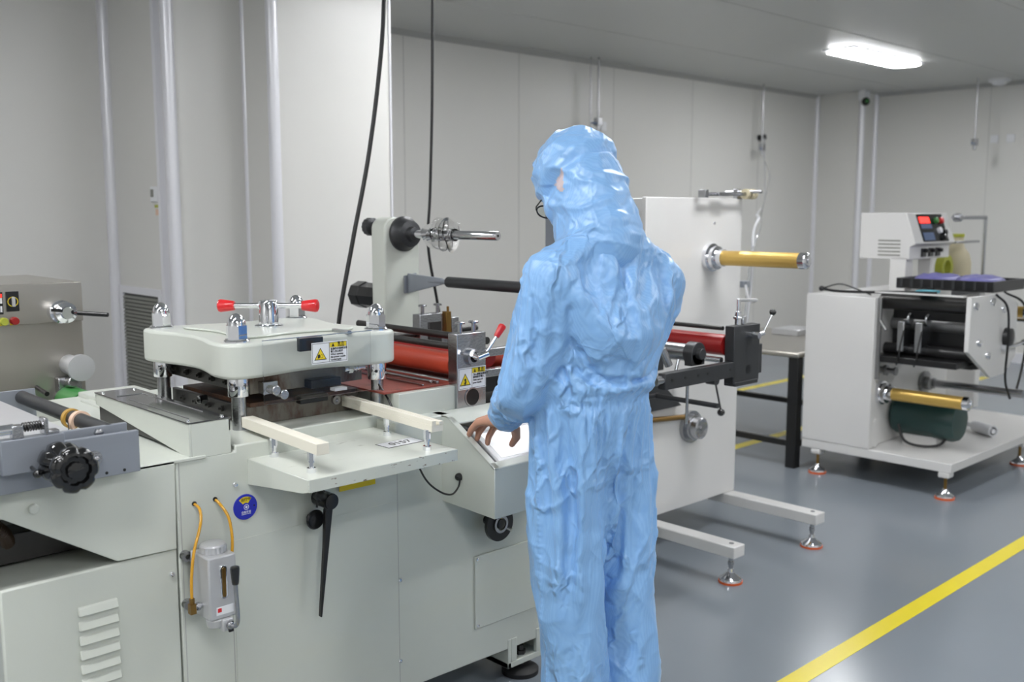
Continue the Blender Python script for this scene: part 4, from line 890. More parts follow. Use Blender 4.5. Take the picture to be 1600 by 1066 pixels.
# upper knife unit with rollers
b = MB(); b.prism([(5.30, 1.09), (5.75, 1.09), (5.95, 1.02), (5.97, .72), (5.80, .63), (5.62, .63), (5.30, .80)], 'y', 2.10, 2.125); spz = b.obj('end_plate', 'paint_w', C, .003)
b = MB()
for x, z in ((5.36, 1.04), (5.58, 1.05), (5.42, .84), (5.74, 1.0), (5.55, .76)): b.lathe((x, 2.10, z), (0,-1,0), [(0, .022), (.012, .020), (.014, .008)], 20)
b.obj('bearing_cap', 'chrome', spz)
b = MB(); b.lathe((5.80, 2.10, .84), (0,-1,0), [(0, .055), (.03, .052), (.035, .03)], 28); b.obj('drive_cap', 'black', spz)
b = MB(); b.cyl((5.76, 2.10, .785), (5.76, 2.07, .785), .022); b.cyl((5.76, 2.075, .785), (5.95, 2.06, .80), .010); b.obj('crank_arm', 'chrome', spz)
MB().ball((5.965, 2.058, .80), .018).obj('ball_knob', 'bakelite', spz)
for x, z, r, m, nm in ((5.40, 1.035, .045, 'steel_dark', 'guide_roller'), (5.62, 1.02, .03, 'darkgrey', 'guide_roller'), (5.56, .90, .05, 'steel_rough', 'knife_roller'), (5.46, .76, .035, 'black', 'guide_roller'), (5.70, .82, .045, 'steel_dark', 'guide_roller')):
    MB().cyl((x, 2.125, z), (x, 2.63, z), r, seg=28).obj(nm, m, C)
b = MB(); b.box(5.30, 5.50, 2.16, 2.62, .700, .735); b.box(5.62, 5.70, 2.2, 2.62, .66, .72); b.obj('beam', 'black', C, .003)
MB().box(5.52, 5.55, 2.14, 2.62, .68, .98).obj('backing_plate', 'black', C)
for y in (2.50, 2.40):
    c = MB(); c.box(5.36, 5.46, y-.02, y+.02, .76, .93); c.lathe((5.42, y-.02, .94), (0,-1,0), [(0, .035), (.012, .035)], 24); kf = c.obj('knife_holder', 'steel', C, .004)
    c = MB(); c.tube(spline([(5.36, y-.02, .88), (5.30, y-.03, .80), (5.29, y-.03, .74), (5.33, y, .69)], 6), .005, 8); c.obj('air_tube', 'cable', kf)
b = MB(); b.box(5.28, 5.30, 2.58, 2.63, .60, 1.06); b.cyl((5.29, 2.60, .95), (5.29, 2.55, .88), .01); b.obj('bracket', 'steel_rough', C, .003)
for pts in ([(5.60, 2.09, 1.09), (5.66, 2.05, 1.02), (5.70, 2.05, .85), (5.72, 2.06, .62), (5.78, 2.05, .50)], [(5.80, 2.12, 1.09), (5.93, 2.06, 1.02), (5.98, 2.05, .85), (5.96, 2.06, .65), (5.90, 2.06, .54)]):
    MB().tube(spline(pts, 8), .0065, 10).obj('air_tube', 'cable', C)
# hinged top rod with cable lying on the cabinet
b = MB(); b.tube(spline([(5.262, 2.93, 1.095), (5.27, 2.85, 1.085), (5.30, 2.7, 1.085), (5.33, 2.5, 1.093), (5.34, 2.3, 1.10)], 8), .008, 10); b.ball((5.262, 2.935, 1.095), .016); b.obj('sensor_rod', 'black', C)
MB().box(5.30, 5.34, 2.14, 2.63, 1.086, 1.094).obj('top_strip', 'paint_w', C, .001)
MB().tube(spline([(5.262, 2.92, 1.10), (5.28, 2.83, 1.125), (5.30, 2.74, 1.10), (5.32, 2.66, 1.07)], 8), .004, 8).obj('air_tube', 'cable', C)
# control box on its post
b = MB(); b.box(5.86, 5.95, 2.72, 2.82, 1.06, 1.26); b.box(6.20, 6.23, 2.72, 2.80, 1.06, 1.26); b.obj('control_post', 'paint_w', C, .003)
b = MB(); b.prism([(2.70, 1.25), (2.70, 1.325), (2.665, 1.345), (2.73, 1.53), (3.02, 1.53), (3.02, 1.25)], 'x', 5.86, 6.42); ctl = b.obj('control_box', 'paint_w', C, .004)
nrm = Vector((0, -(1.53-1.345), (2.73-2.665))).normalized(); upd = Vector((0, 2.73-2.665, 1.53-1.345)).normalized(); cc = Vector((6.16, (2.73+2.665)/2, 1.4375))
b = MB(); flat(b, cc, (1,0,0), upd, rect(-.19, .17, -.088, .088), 0, .002); fp = b.obj('face_panel', 'grill', ctl)
b = MB(); flat(b, cc, (1,0,0), upd, rect(-.17, -.03, .030, .070), .002, .004); b.obj('digit_display', 'seven', ctl)
b = MB(); flat(b, cc, (1,0,0), upd, rect(-.17, -.02, -.005, .024), .002, .004); flat(b, cc, (1,0,0), upd, rect(-.17, -.02, -.08, -.03), .002, .004); b.obj('button_panel', 'bluepanel', ctl)
for px, pz, m, nm in ((.05, .045, 'green', 'push_button'), (.125, .045, 'red', 'emergency_stop'), (.06, -.02, 'white', 'rotary_knob'), (.13, -.03, 'black', 'rotary_knob'), (.10, -.065, 'black', 'rotary_knob')):
    c = MB(); q = cc + Vector((1,0,0))*px + upd*pz; c.lathe(q, nrm, [(.002, .020), (.02, .019), (.024, .012)], 20); c.obj(nm, m, ctl)
for px in (-.10, 0.0, .10):
    c = MB(); c.box(6.14+px-.03, 6.14+px+.03, 2.690, 2.70, 1.262, 1.315); c.cyl((6.14+px, 2.70, 1.30), (6.14+px, 2.665, 1.30), .012); c.obj('rocker_switch', 'black', ctl, .002)
b = MB()
for z in (1.27, 1.292, 1.314, 1.336, 1.358): b.box(5.858, 5.86, 2.76, 2.90, z, z+.008)
b.obj('slots', 'vent', ctl)
# far right shaft
b = MB(); b.lathe((6.24, 2.63, .945), (0,-1,0), [(0, .05), (.03, .05), (.03, .03), (.30, .03)], 24); b.obj('shaft_flange', 'chrome', C)
b = MB(); b.lathe((6.24, 2.35, .945), (0,-1,0), [(0, .034), (.22, .034)], 28); b.obj('winding_shaft', 'gold', C)
b = MB(); b.cyl((6.24, 2.36, .895), (6.24, 2.08, .895), .012); b.cyl((6.24, 2.16, .945), (6.24, 2.10, .945), .036, seg=24); b.obj('tension_rod', 'chrome', C)
b = MB(); b.cyl((6.42, 2.69, 1.50), (6.95, 2.69, 1.50), .012); b.cyl((6.95, 2.69, 1.50), (6.95, 2.69, 1.06), .010); b.box(6.90, 7.0, 2.665, 2.71, 1.035, 1.07); b.cyl((6.47, 2.69, 1.50), (6.52, 2.69, 1.50), .028); b.box(6.45, 6.82, 2.67, 2.71, 1.335, 1.35); b.obj('film_guide_frame', 'steel', C, .002)
MB().box(6.32, 7.05, 2.66, 3.0, 1.00, 1.035).obj('side_shelf', 'darkgrey', C, .003)
MB().box(6.95, 7.03, 2.70, 2.98, .20, 1.0).obj('shelf_post', 'paint_w', C, .003)
# things lying on or beside it
o = thing('parts_crate', 'flat black crate lying on top of the right-hand slitting machine, under violet bags', 'crate', (5.95, 2.4, 1.09))
b = MB(); b.box(5.66, 6.12, 2.13, 2.68, 1.092, 1.10); b.obj('crate_base', 'black', o, .002)
b = MB(); b.box(5.66, 5.672, 2.13, 2.68, 1.10, 1.152); b.box(6.108, 6.12, 2.13, 2.68, 1.10, 1.152); b.box(5.672, 6.108, 2.13, 2.142, 1.10, 1.152); b.box(5.672, 6.108, 2.668, 2.68, 1.10, 1.152); b.obj('crate_side', 'black', o, .002)
b = MB()
for k in range(9): b.box(5.656, 5.662, 2.16+.06*k, 2.175+.06*k, 1.10, 1.148)
b.obj('ribs', 'darkgrey', o)
for k, (y0, y1, z, lb) in enumerate(((2.16, 2.42, 1.163, 'violet plastic bag in the black crate, the nearer and right one of two'), (2.41, 2.65, 1.168, 'violet plastic bag in the black crate, the farther and left one of two'))):
    b = MB(); pts = []
    b.ball((5.89, (y0+y1)/2, 1.140), .12, 28, 14, sc=(1.6, 1.0, .30))
    for v in b.b.verts: v.co.z += .010*noise.noise(v.co*22) + .006*noise.noise(v.co*60)
    q = b.obj('plastic_bag', 'purple'); tag(q, lb, 'bag', 'violet bags in the black crate')
o = MB().box(5.345, 5.43, 2.32, 2.42, 1.0945, 1.108).obj('card_box', 'cyan', None, .002); tag(o, 'small flat turquoise box on the top strip of the slitting machine', 'box')
o = thing('plastic_jug', 'beige plastic jug with yellow-green tape on the shelf beside the control box', 'jug', (6.88, 2.82, 1.035))
MB().lathe((6.86, 2.84, 1.036), (0,0,1), [(0, .095), (.01, .10), (.16, .10), (.22, .085), (.26, .055), (.30, .045), (.33, .045)], 32).obj('jug_body', 'beige', o)
MB().lathe((6.86, 2.84, 1.36), (0,0,1), [(0, .03), (.01, .05), (.03, .05)], 24).obj('jug_cap', 'olive', o)
o = thing('tape_gun', 'dark tape dispenser with a yellow-green roll left of the beige jug', 'dispenser', (6.58, 2.80, 1.035))
MB().ring((6.60, 2.83, 1.17), (0,-1,0), .085, .05, .05, 32).obj('tape_roll', 'olive', o)
MB().prism([(6.50, 1.035), (6.68, 1.035), (6.66, 1.12), (6.56, 1.14)], 'y', 2.78, 2.83).obj('dispenser_body', 'black', o, .004)
# stainless cabinet behind and a white tube lying on the tray
o = thing('stainless_cabinet', 'low stainless steel cabinet standing behind the base of the slitting machine', 'cabinet', (7.4, 3.4, 0))
MB().box(7.0, 7.95, 3.10, 3.55, .01, .50).obj('cabinet_body', 'stainless', o, .003); MB().box(7.03, 7.6, 3.09, 3.10, .04, .47).obj('door', 'stainless', o, .003)
b = MB(); b.cyl((6.30, 2.60, .236), (6.09, 2.24, .236), .014, seg=20); b.ring((6.17, 2.38, .236), (-.5, -.86, 0), .034, .026, .16, 28); o = b.obj('paper_tube', 'white'); tag(o, 'white paper tube on a thin rod lying on the tray base of the slitting machine', 'tube')

# ================================================================== STAINLESS MACHINE (far left)
S = thing('stainless_machine', 'brushed stainless steel winding machine at the far left edge, with red and yellow buttons', 'machine', (.95, 3.9, 0))
b = MB(); b.box(.40, 1.318, 3.60, 4.15, .12, 1.285); sc_ = b.obj('cabinet', 'stainless', S, .004)
b = MB(); b.box(.40, 1.318, 3.592, 3.60, 1.147, 1.285); b.obj('control_fascia', 'stainless', S, .002)
for x, y in ((.45, 3.65), (1.26, 3.65), (.45, 4.1), (1.26, 4.1)): MB().cyl((x, y, 0), (x, y, .12), .03).obj('foot', 'rubber', S)
b = MB(); b.box(1.066, 1.106, 3.585, 3.592, 1.195, 1.262); b.obj('selector_plate', 'black', S, .001)
b = MB(); b.ring((1.086, 3.585, 1.228), (0,-1,0), .017, .0145, .001, 24); b.obj('selector_ring', 'ylabel', S)
MB().box(1.082, 1.090, 3.57, 3.585, 1.212, 1.244).obj('selector_knob', 'silver', S, .001)
b = MB(); b.box(1.00, 1.055, 3.585, 3.592, 1.187, 1.262); mtr = b.obj('meter_display', 'black', S, .001)
MB().box(1.01, 1.052, 3.5835, 3.585, 1.244, 1.256).obj('meter_digits', 'seven', mtr); MB().box(1.01, 1.052, 3.5835, 3.585, 1.224, 1.242).obj('meter_scale', 'white', mtr)
for i in range(4): MB().box(1.012+.011*i, 1.018+.011*i, 3.5835, 3.585, 1.195, 1.215).obj('meter_key', 'white', mtr)
for x, m in ((1.052, 'olive'), (1.086, 'redroll2')):
    c = MB(); c.lathe((x, 3.592, 1.163), (0,-1,0), [(0, .013), (.006, .013), (.008, .0095), (.016, .0095), (.018, .014), (.026, .012)], 22); c.obj('push_button', m, S)
    MB().box(x-.012, x+.012, 3.590, 3.592, 1.148, 1.160).obj('button_tag', 'ylabel', S)
c = MB(); c.lathe((1.235, 3.592, 1.185), (0,-1,0), [(0, .040), (.03, .040), (.035, .034), (.06, .036), (.075, .036), (.08, .022), (.09, .020)], 32); c.obj('shaft_chuck', 'chrome', S)
c = MB(); c.cyl((1.215, 3.50, 1.195), (1.180, 3.50, 1.20), .006); c.cyl((1.26, 3.48, 1.185), (1.33, 3.40, 1.180), .0075); c.obj('chuck_lever', 'black', S)
c = MB(); c.lathe((1.262, 3.60, .995), (0,-1,0), [(0, .034), (.10, .034), (.102, .046), (.122, .046), (.124, .02)], 32); c.obj('end_roller', 'silver', S)
c = MB(); c.box(1.21, 1.29, 3.56, 3.60, .90, .955); c.cyl((1.24, 3.60, .93), (1.24, 3.50, .945), .018); c.obj('adjust_block', 'steel', S, .004)
c = MB(); c.cyl((1.15, 3.60, .925), (1.15, 3.50, .915), .008); c.obj('handle_rod', 'black', S)
c = MB(); c.lathe((1.245, 3.60, .872), (0,-1,0), [(0, .042), (.20, .042)], 32); c.lathe((1.245, 3.60, .872), (0,-1,0), [(0, .016), (.21, .016)], 20); c.obj('core_shaft', 'steel', S)
o = MB().ring((1.245, 3.565, .872), (0,-1,0), .052, .0425, .155, 36).obj('film_roll', 'green'); tag(o, 'short green film roll on the lowest shaft of the stainless machine', 'roll')
c = MB(); c.lathe((1.10, 3.60, .85), (0,-1,0), [(0, .05), (.03, .05), (.05, .035)], 24); c.obj('brake_cap', 'chrome', S)

# ================================================================== HANGING AIR LINES
def air_drop(name, label, x, y, ztop, zb, off):
    t = thing(name, label, 'air line', (x, y, zb), 'hanging air lines')
    MB().cyl((x, y, zb+.10), (x, y, ztop), .009, seg=12).obj('pipe', 'steel', t)
    b = MB(); b.box(x-.03, x+.03, y-.025, y+.025, zb+.04, zb+.11); b.cyl((x, y, zb), (x, y, zb+.05), .016); b.obj('valve_body', 'steel', t, .004)
    MB().cyl((x-.005, y, zb+.06), (x+off, y-.02, zb+.06), .008).obj('valve_handle', 'bluepanel', t)
    return t
air_drop('air_valve', 'hanging air pipe with a valve on the back wall, above the person in blue', 6.6, 5.86, CEIL, 2.24, -.10)
MB().cyl((6.545, 5.90, 1.9), (6.545, 5.90, CEIL), .007).obj('pipe', 'steel', D.objects['air_valve'])
air_drop('air_valve', 'hanging air pipe with valve in the middle of the back wall', 9.17, 5.86, CEIL, 2.14, -.05)
air_drop('air_valve', 'hanging air pipe with a valve in front of the right wall, above the slitting machine', 10.3, 4.14, CEIL, 2.16, -.12)
o = thing('floor_plug_hose', 'thin grey air hose falling from the wall plug to the white winding machine', 'hose', (9.32, 5.97, 2.32))
o.name = 'air_hose'
MB().tube(spline([(9.32, 5.93, 2.33), (9.0, 5.7, 1.8), (7.4, 4.7, 1.6), (5.6, 3.6, 1.52), (4.45, 2.85, 1.50), (4.19, 2.71, 1.42), (4.17, 2.70, 1.20), (4.14, 2.70, 1.0)], 10), .008, 10).obj('hose', 'silver', o)
MB().cyl((9.32, 5.998, 2.33), (9.32, 5.92, 2.33), .03, seg=16).obj('wall_plug', 'black', o)
o = MB().tube(spline([(9.17, 5.85, 2.14), (8.6, 5.4, 1.9), (6.6, 4.2, 1.55), (4.7, 3.0, 1.45), (4.16, 2.69, 1.36), (4.13, 2.695, 1.15), (4.12, 2.70, .95)], 10), .007, 10).obj('air_hose', 'clearthin'); tag(o, 'thin clear air hose from the middle hanging valve to the white winding machine', 'hose')
MB().box(4.106, 4.16, 2.70, 2.74, 1.17, 1.20).obj('hose_clip', 'bluegrey', B, .003)
MB().tube(spline([(4.12, 2.70, 1.18), (4.0, 2.6, 1.12), (3.75, 2.4, 1.15), (3.345, 2.222, 1.185)], 8), .007, 10).obj('air_tube', 'silver', B)

# ================================================================== THE PERSON
PO = Vector((1.93, 1.73, 0)); PR = Matrix.Rotation(R(-10), 3, 'Z')
def W(x, y, z): return PR @ Vector((x, y, z)) + PO
def Wd(x, y, z): return PR @ Vector((x, y, z))
P_ = thing('person', 'person in a light blue hooded cleanroom coverall and glasses, bending over the press console', 'person', PO)

def remeshed(mb, voxel, smooth, it):
    """several overlapping closed shapes fused into one continuous skin"""
    me = mb.mesh('fused'); o = D.objects.new('fused', me); COL.objects.link(o)
    rm = o.modifiers.new('r', 'REMESH'); rm.mode = 'VOXEL'; rm.voxel_size = voxel
    if it:
        sm = o.modifiers.new('s', 'SMOOTH'); sm.factor = smooth; sm.iterations = it
    bpy.context.view_layer.update(); dg = bpy.context.evaluated_depsgraph_get()
    out = D.meshes.new_from_object(o.evaluated_get(dg)); D.objects.remove(o); D.meshes.remove(me)
    return out
def ell(mb, secs, seg=32):
    mb.loft([(W(x, y, z), Wd(rx, 0, 0), Wd(0, ry, 0)) for x, y, z, rx, ry in secs], seg)
def limb(mb, pts, rs, seg=20):
    for (a, b_), (ra, rb) in zip(zip(pts, pts[1:]), zip(rs, rs[1:])): mb.capsule(a, b_, ra, rb, seg)
def link(me, name, m, parent, label=None):
    me.transform(Matrix.Translation(-root_loc(parent))); me.name = name
    idx = [p.material_index for p in me.polygons]; me.materials.clear()
    for q in (m if isinstance(m, (list, tuple)) else [m]): me.materials.append(M[q])
    me.polygons.foreach_set('material_index', idx)
    me.shade_smooth(); o = D.objects.new(name, me); COL.objects.link(o); o.parent = parent
    if label: o['label'] = label
    return o

def legx(s, z):
    """side offset of each trouser leg with height: the near leg stands inwards, weight on the far one"""
    t = [(.93, .088, .088), (.80, .090, .097), (.68, .078, .108), (.52, .056, .122), (.38, .042, .131), (.22, .036, .137), (.0, .034, .140)]
    for (z0, a0, b0), (z1, a1, b1) in zip(t, t[1:]):
        if z >= z1: k = min(1, max(0, (z0-z)/(z0-z1))); return -(a0+(a1-a0)*k) if s < 0 else b0+(b1-b0)*k
shL, elL, wrL = W(-.165, -.035, 1.375), Vector((1.745, 1.805, 1.095)), Vector((1.862, 1.995, .945))
shR, elR, wrR = W(.165, -.035, 1.375), W(.205, .10, 1.12), W(.165, .30, .965)
HC = W(0, .075, 1.605)                                   # centre of the head
HP = Matrix.Rotation(R(-10), 3, 'Z') @ Matrix.Rotation(R(-32), 3, 'X')     # head bowed forward
def HD(x, y, z): return HP @ Vector((x, y, z))
# ---- body: head, neck, trunk, arms, hands and legs in one skin
b = MB()
b.ball(HC + HD(0, -.012, .025), .088, 28, 18, sc=(.86, 1.08, 1.02), ax=HP)             # skull
b.ball(HC + HD(0, .030, -.045), .066, 24, 16, sc=(.88, .90, 1.12), ax=HP)              # face
b.ball(HC + HD(0, .058, -.098), .026, 16, 10, sc=(1.15, .9, .8), ax=HP)                # chin
b.capsule(HC + HD(0, .082, -.020), HC + HD(0, .104, -.048), .008, .013, 12)            # nose
b.capsule(HC + HD(-.011, .094, -.050), HC + HD(.011, .094, -.050), .007, .007, 10)
b.capsule(HC + HD(-.017, .083, -.074), HC + HD(.017, .083, -.074), .0065, .0065, 10)   # lips
b.capsule(HC + HD(-.04, .080, .000), HC + HD(-.008, .084, .004), .007, .007, 10)       # brows
b.capsule(HC + HD(.04, .080, .000), HC + HD(.008, .084, .004), .007, .007, 10)
for s in (-1, 1): b.ball(HC + HD(s*.066, -.005, -.030), .026, 14, 10, sc=(.32, .62, 1), ax=HP)   # ears
b.capsule(HC + HD(0, -.02, -.06), W(0, -.01, 1.40), .055, .062, 20)
ell(b, [(0, .01, .87, .09, .055), (0, .005, .95, .125, .072), (0, 0, 1.05, .13, .09), (0, -.02, 1.18, .14, .10), (0, -.035, 1.30, .155, .115), (0, -.03, 1.38, .12, .09), (0, -.015, 1.43, .06, .06)])
limb(b, [shL, elL, wrL], [.050, .038, .027]); limb(b, [shR, elR, wrR], [.050, .038, .027])
for s in (-1, 1): limb(b, [W(s*.070, .02, .88), W(legx(s, .50), .01, .50), W(legx(s, .09), -.012, .09)], [.052, .044, .036])
def hand(w, kn, tips, thumb, back):
    """wrist, four knuckles, per finger middle and end joints, thumb joints"""
    for i, k in enumerate(kn):
        b.capsule(w, k, .0215 if i in (1, 2) else .0185, .0130, 14)
    for a, c in zip(kn, kn[1:]): b.capsule(a, c, .0115, .0115, 12)
    mid = (w + kn[1]*.5 + kn[2]*.5)/2; b.ball(mid, .026, 16, 10, sc=(1, 1, .62))
    for k, js in zip(kn, tips): limb(b, [k] + js, [.0125, .0105, .0094, .0082][:len(js)+1], 12)
    limb(b, thumb, [.0185, .0145, .0122, .0095][:len(thumb)], 12)
# left hand: palm down, fingertips resting on the console frame, thumb standing on the right side
kn = [Vector(q) for q in ((1.856, 2.062, .938), (1.872, 2.062, .944), (1.892, 2.056, .943), (1.910, 2.044, .936))]
tips = [[Vector(q) for q in t] for t in (
    ((1.853, 2.095, .926), (1.852, 2.117, .905), (1.852, 2.128, .890)),
    ((1.866, 2.104, .930), (1.862, 2.130, .902), (1.861, 2.137, .886)),
    ((1.885, 2.096, .920), (1.878, 2.116, .890), (1.876, 2.120, .874)),
    ((1.903, 2.078, .910), (1.897, 2.094, .880), (1.895, 2.096, .862)))]
hand(wrL, kn, tips, [Vector(q) for q in ((1.880, 1.998, .940), (1.914, 2.000, .918), (1.930, 2.012, .888), (1.926, 2.026, .866))], None)
# right hand on the far side of the console
o_ = Wd(0, 1, 0); sx = Wd(1, 0, 0)
knr = [wrR + o_*(.085-.004*abs(i-2)) + sx*(.030-.020*i) + Vector((0, 0, -.018)) for i in range(4)]
tpr = [[k + o_*.034 + Vector((0, 0, -.016)), k + o_*.050 + Vector((0, 0, -.038)), k + o_*.052 + Vector((0, 0, -.054))] for k in knr]
hand(wrR, knr, tpr, [wrR + o_*.01 - sx*.01, wrR + o_*.035 - sx*.045 + Vector((0, 0, -.02)), wrR + o_*.062 - sx*.055 + Vector((0, 0, -.04)), wrR + o_*.078 - sx*.053 + Vector((0, 0, -.058))], None)
me = remeshed(b, .0030, .5, 5)
body = link(me, 'body', 'skin', P_)
for s, nm in ((-1, 'eye'), (1, 'eye')):
    c = MB(); c.ball(HC + HD(s*.031, .078, -.020), .0105, 16, 10); e = c.obj(nm, 'white', P_)
    c = MB(); c.ball(HC + HD(s*.031, .0865, -.0215), .005, 12, 8, sc=(1, .5, 1), ax=HP); c.obj('iris', 'black', e)

# ---- coverall
def ridge(v): return 1 - abs(v)*2.2
def crease(v):
    d = noise.voronoi(v)[0]; return min(d[1]-d[0], .62)
def folds(p, n, head=False):
    """cloth folds in the surface itself: long soft diagonal creases broken into facets"""
    q = PR.transposed() @ (p - PO)
    w = Vector((noise.noise(q*4 + Vector((4, 0, 0))), noise.noise(q*4 + Vector((0, 7, 0))), noise.noise(q*4 + Vector((0, 0, 9)))))
    a = q + w*.07
    u1, t1 = a.x*.90 + a.z*.43, a.z*.90 - a.x*.43
    u2, t2 = a.x*.93 - a.z*.36, a.z*.93 + a.x*.36
    r1 = max(0, ridge(noise.noise(Vector((u1*9, a.y*6, t1*2.2))))); r2 = max(0, ridge(noise.noise(Vector((u2*12, a.y*7, t2*3)) + Vector((3, 3, 3)))))
    c1 = crease(Vector((u1*11, a.y*9, t1*5.5))); c2 = crease(Vector((u2*19, a.y*16, t2*9.5)) + Vector((5, 1, 2)))
    m1 = .5 + .5*noise.noise(q*3.3 + Vector((1, 2, 3))); m2 = 1 - m1
    return .0075*(r1**3.4 - .18)*(.3 + m1) + .0055*(r2**3.4 - .18)*(.3 + m2) + .0075*(c1 - .3)*(.3 + m2) - .0012*(c2 - .25)
def drape(mb, voxel, frames, shrink, bend, grav, pinf, solid=None):
    """let the cloth hang: a short cloth simulation of the closed shape over the body, pinned at hems and elastics"""
    me = remeshed(mb, voxel, .5, 3)
    o = D.objects.new('drape', me); COL.objects.link(o)
    vg = o.vertex_groups.new(name='pin')
    for v in me.vertices:
        k = pinf(v.co)
        if k > 0: vg.add([v.index], k, 'REPLACE')
    co = None
    if solid:
        co = D.objects.new('collider', solid); COL.objects.link(co); co.modifiers.new('c', 'COLLISION')
        co.collision.thickness_outer = .004; co.collision.cloth_friction = 20
    cl = o.modifiers.new('cloth', 'CLOTH'); st = cl.settings
    st.quality = 5; st.mass = .25; st.tension_stiffness = 18; st.compression_stiffness = 18; st.shear_stiffness = 8; st.bending_stiffness = bend
    st.tension_damping = 15; st.compression_damping = 15; st.shear_damping = 15; st.bending_damping = .5; st.air_damping = 4
    st.shrink_min = shrink; st.vertex_group_mass = 'pin'; st.pin_stiffness = 1; st.effector_weights.gravity = grav
    cl.collision_settings.distance_min = .004; cl.collision_settings.use_self_collision = False; cl.collision_settings.collision_quality = 2
    cl.point_cache.frame_start = 1; cl.point_cache.frame_end = frames + 1
    for fr in range(1, frames+1): SC.frame_set(fr)
    out = D.meshes.new_from_object(o.evaluated_get(bpy.context.evaluated_depsgraph_get()))
    D.objects.remove(o)
    if co: D.objects.remove(co)
    SC.frame_set(1)
    return out
iw = PR.transposed()
def loc(p): return iw @ (p - PO)
# trunk and trousers: bloused over the elastic waist, wide round back
sL, sR = W(-.150, -.05, 1.362), W(.168, -.06, 1.335)
b = MB()
ell(b, [(.008, .0, .745, .11, .085), (.006, .0, .80, .172, .128), (0, -.005, .90, .188, .148), (0, -.005, .98, .182, .146), (0, 0, 1.03, .165, .134), (0, 0, 1.06, .165, .134),
        (0, -.004, 1.09, .176, .146), (0, -.015, 1.15, .190, .158), (.004, -.03, 1.25, .200, .170), (.006, -.045, 1.32, .196, .160), (0, -.045, 1.385, .165, .130), (0, -.03, 1.435, .125, .10), (0, -.012, 1.47, .085, .08), (0, .0, 1.50, .07, .07)], 48)
b.capsule(W(0, -.055, 1.455), sR + Vector((-.02, 0, .012)), .075, .080, 24); b.capsule(W(0, -.05, 1.455), sL + Vector((0, 0, .004)), .07, .076, 24)
for s in (-1, 1):
    ell(b, [(legx(s, z), y, z, rx, ry) for y, z, rx, ry in ((0, .93, .090, .122), (0, .80, .093, .122), (.005, .68, .086, .112), (.01, .52, .074, .100), (.0, .38, .072, .096), (-.01, .22, .073, .098), (-.012, .10, .075, .100), (-.012, .075, .068, .09))], 32)
def pin_trunk(p):
    q = loc(p)
    if abs(q.z-1.045) < .016 or q.z < .095 or q.z > 1.44: return 1
    if abs(q.x) > .14 and q.z > 1.30: return .6
    return 0
sol = body.data.copy(); sol.transform(Matrix.Translation(PO))
trunk = drape(b, .0125, 26, -.085, .8, .45, pin_trunk, sol)
# sleeves
sleeves = []
for S_, E_, Wr, bulge in ((sL, elL, wrL, Vector((.020, .03, -.008))), (sR, elR, wrR, Vector((0, .03, -.01)))):
    b = MB(); limb(b, [S_, (S_+E_)/2, E_ + Vector((0, 0, .02)), E_ + bulge, Wr*.72 + E_*.28, Wr*.84 + E_*.16], [.080, .077, .074, .064, .052, .043], 24)
    sleeves.append(drape(b, .010, 22, -.11, .5, .5, lambda p, S_=S_, Wr=Wr: 1 if (p-S_).length < .085 or (p-Wr).length < .08 else (.35 if (p-Wr).length < .17 else 0)))
b = MB(); b.b.from_mesh(trunk)
for m_ in sleeves: b.b.from_mesh(m_)
me = remeshed(b, .0046, .5, 1)
NRM = [v.normal.copy() for v in me.vertices]
for v in me.vertices:
    p = v.co.copy(); n = NRM[v.index]; q = loc(p)
    k = folds(p, n)*(.8 if q.z > 1.05 else 1.05)
    k *= .35 + .65*min(1, ((p - wrL).length)/.14)
    trunk_zone = (p-elL).length > .12 and (p-wrL).length > .12
    g = math.exp(-((q.z-1.045)/.016)**2) if trunk_zone else 0
    th = math.atan2(q.y, q.x)
    k = k*(1-.85*g)*(1 - (.5*math.exp(-((q.z-1.06)/.07)**2) if trunk_zone else 0)) + g*(-.003 + .0022*math.sin(th*46) + .0013*math.sin(th*83))
    if trunk_zone: k += (math.exp(-((q.z-1.085)/.03)**2) + math.exp(-((q.z-1.0)/.035)**2))*.0018*math.sin(th*34 + 3*noise.noise(p*9))
    if q.y < 0:                       # seat cleft and the centre back seam
        k -= .016*math.exp(-((q.x)/.026)**2)*math.exp(-((q.z-.81)/.065)**2)
        if 1.07 < q.z < 1.43: k += .0022*math.exp(-((q.x-.003)/.006)**2) - .002*math.exp(-((q.x+.009)/.006)**2)
        if .80 < q.z < 1.02: k += .0022*math.exp(-((q.x-.004)/.005)**2)
    if q.z < .95 and q.x < legx(-1, max(0, q.z)) - .02: k += .0030*math.exp(-((q.y-.012)/.006)**2)*(1+.4*math.sin(q.z*420))      # side seam
    v.co = p + n*k
cov = link(me, 'coverall', 'cloth', P_, 'light blue cleanroom coverall')
# elastic cuffs
d = (wrL - elL).normalized()
b = MB(); b.lathe(wrL - d*.066, d, [(0, .042), (.006, .0425), (.012, .036), (.030, .034), (.036, .037), (.040, .034), (.040, .029), (.0, .029)], 40, ruv=lambda th: 1+.035*math.cos(17*th), cap=False); b.obj('cuff', 'cloth', cov)
d = (wrR - elR).normalized()
b = MB(); b.lathe(wrR - d*.038, d, [(0, .045), (.006, .045), (.012, .037), (.030, .034), (.036, .037), (.040, .034), (.040, .029), (.0, .029)], 40, ruv=lambda th: 1+.035*math.cos(17*th), cap=False); b.obj('cuff', 'cloth', cov)

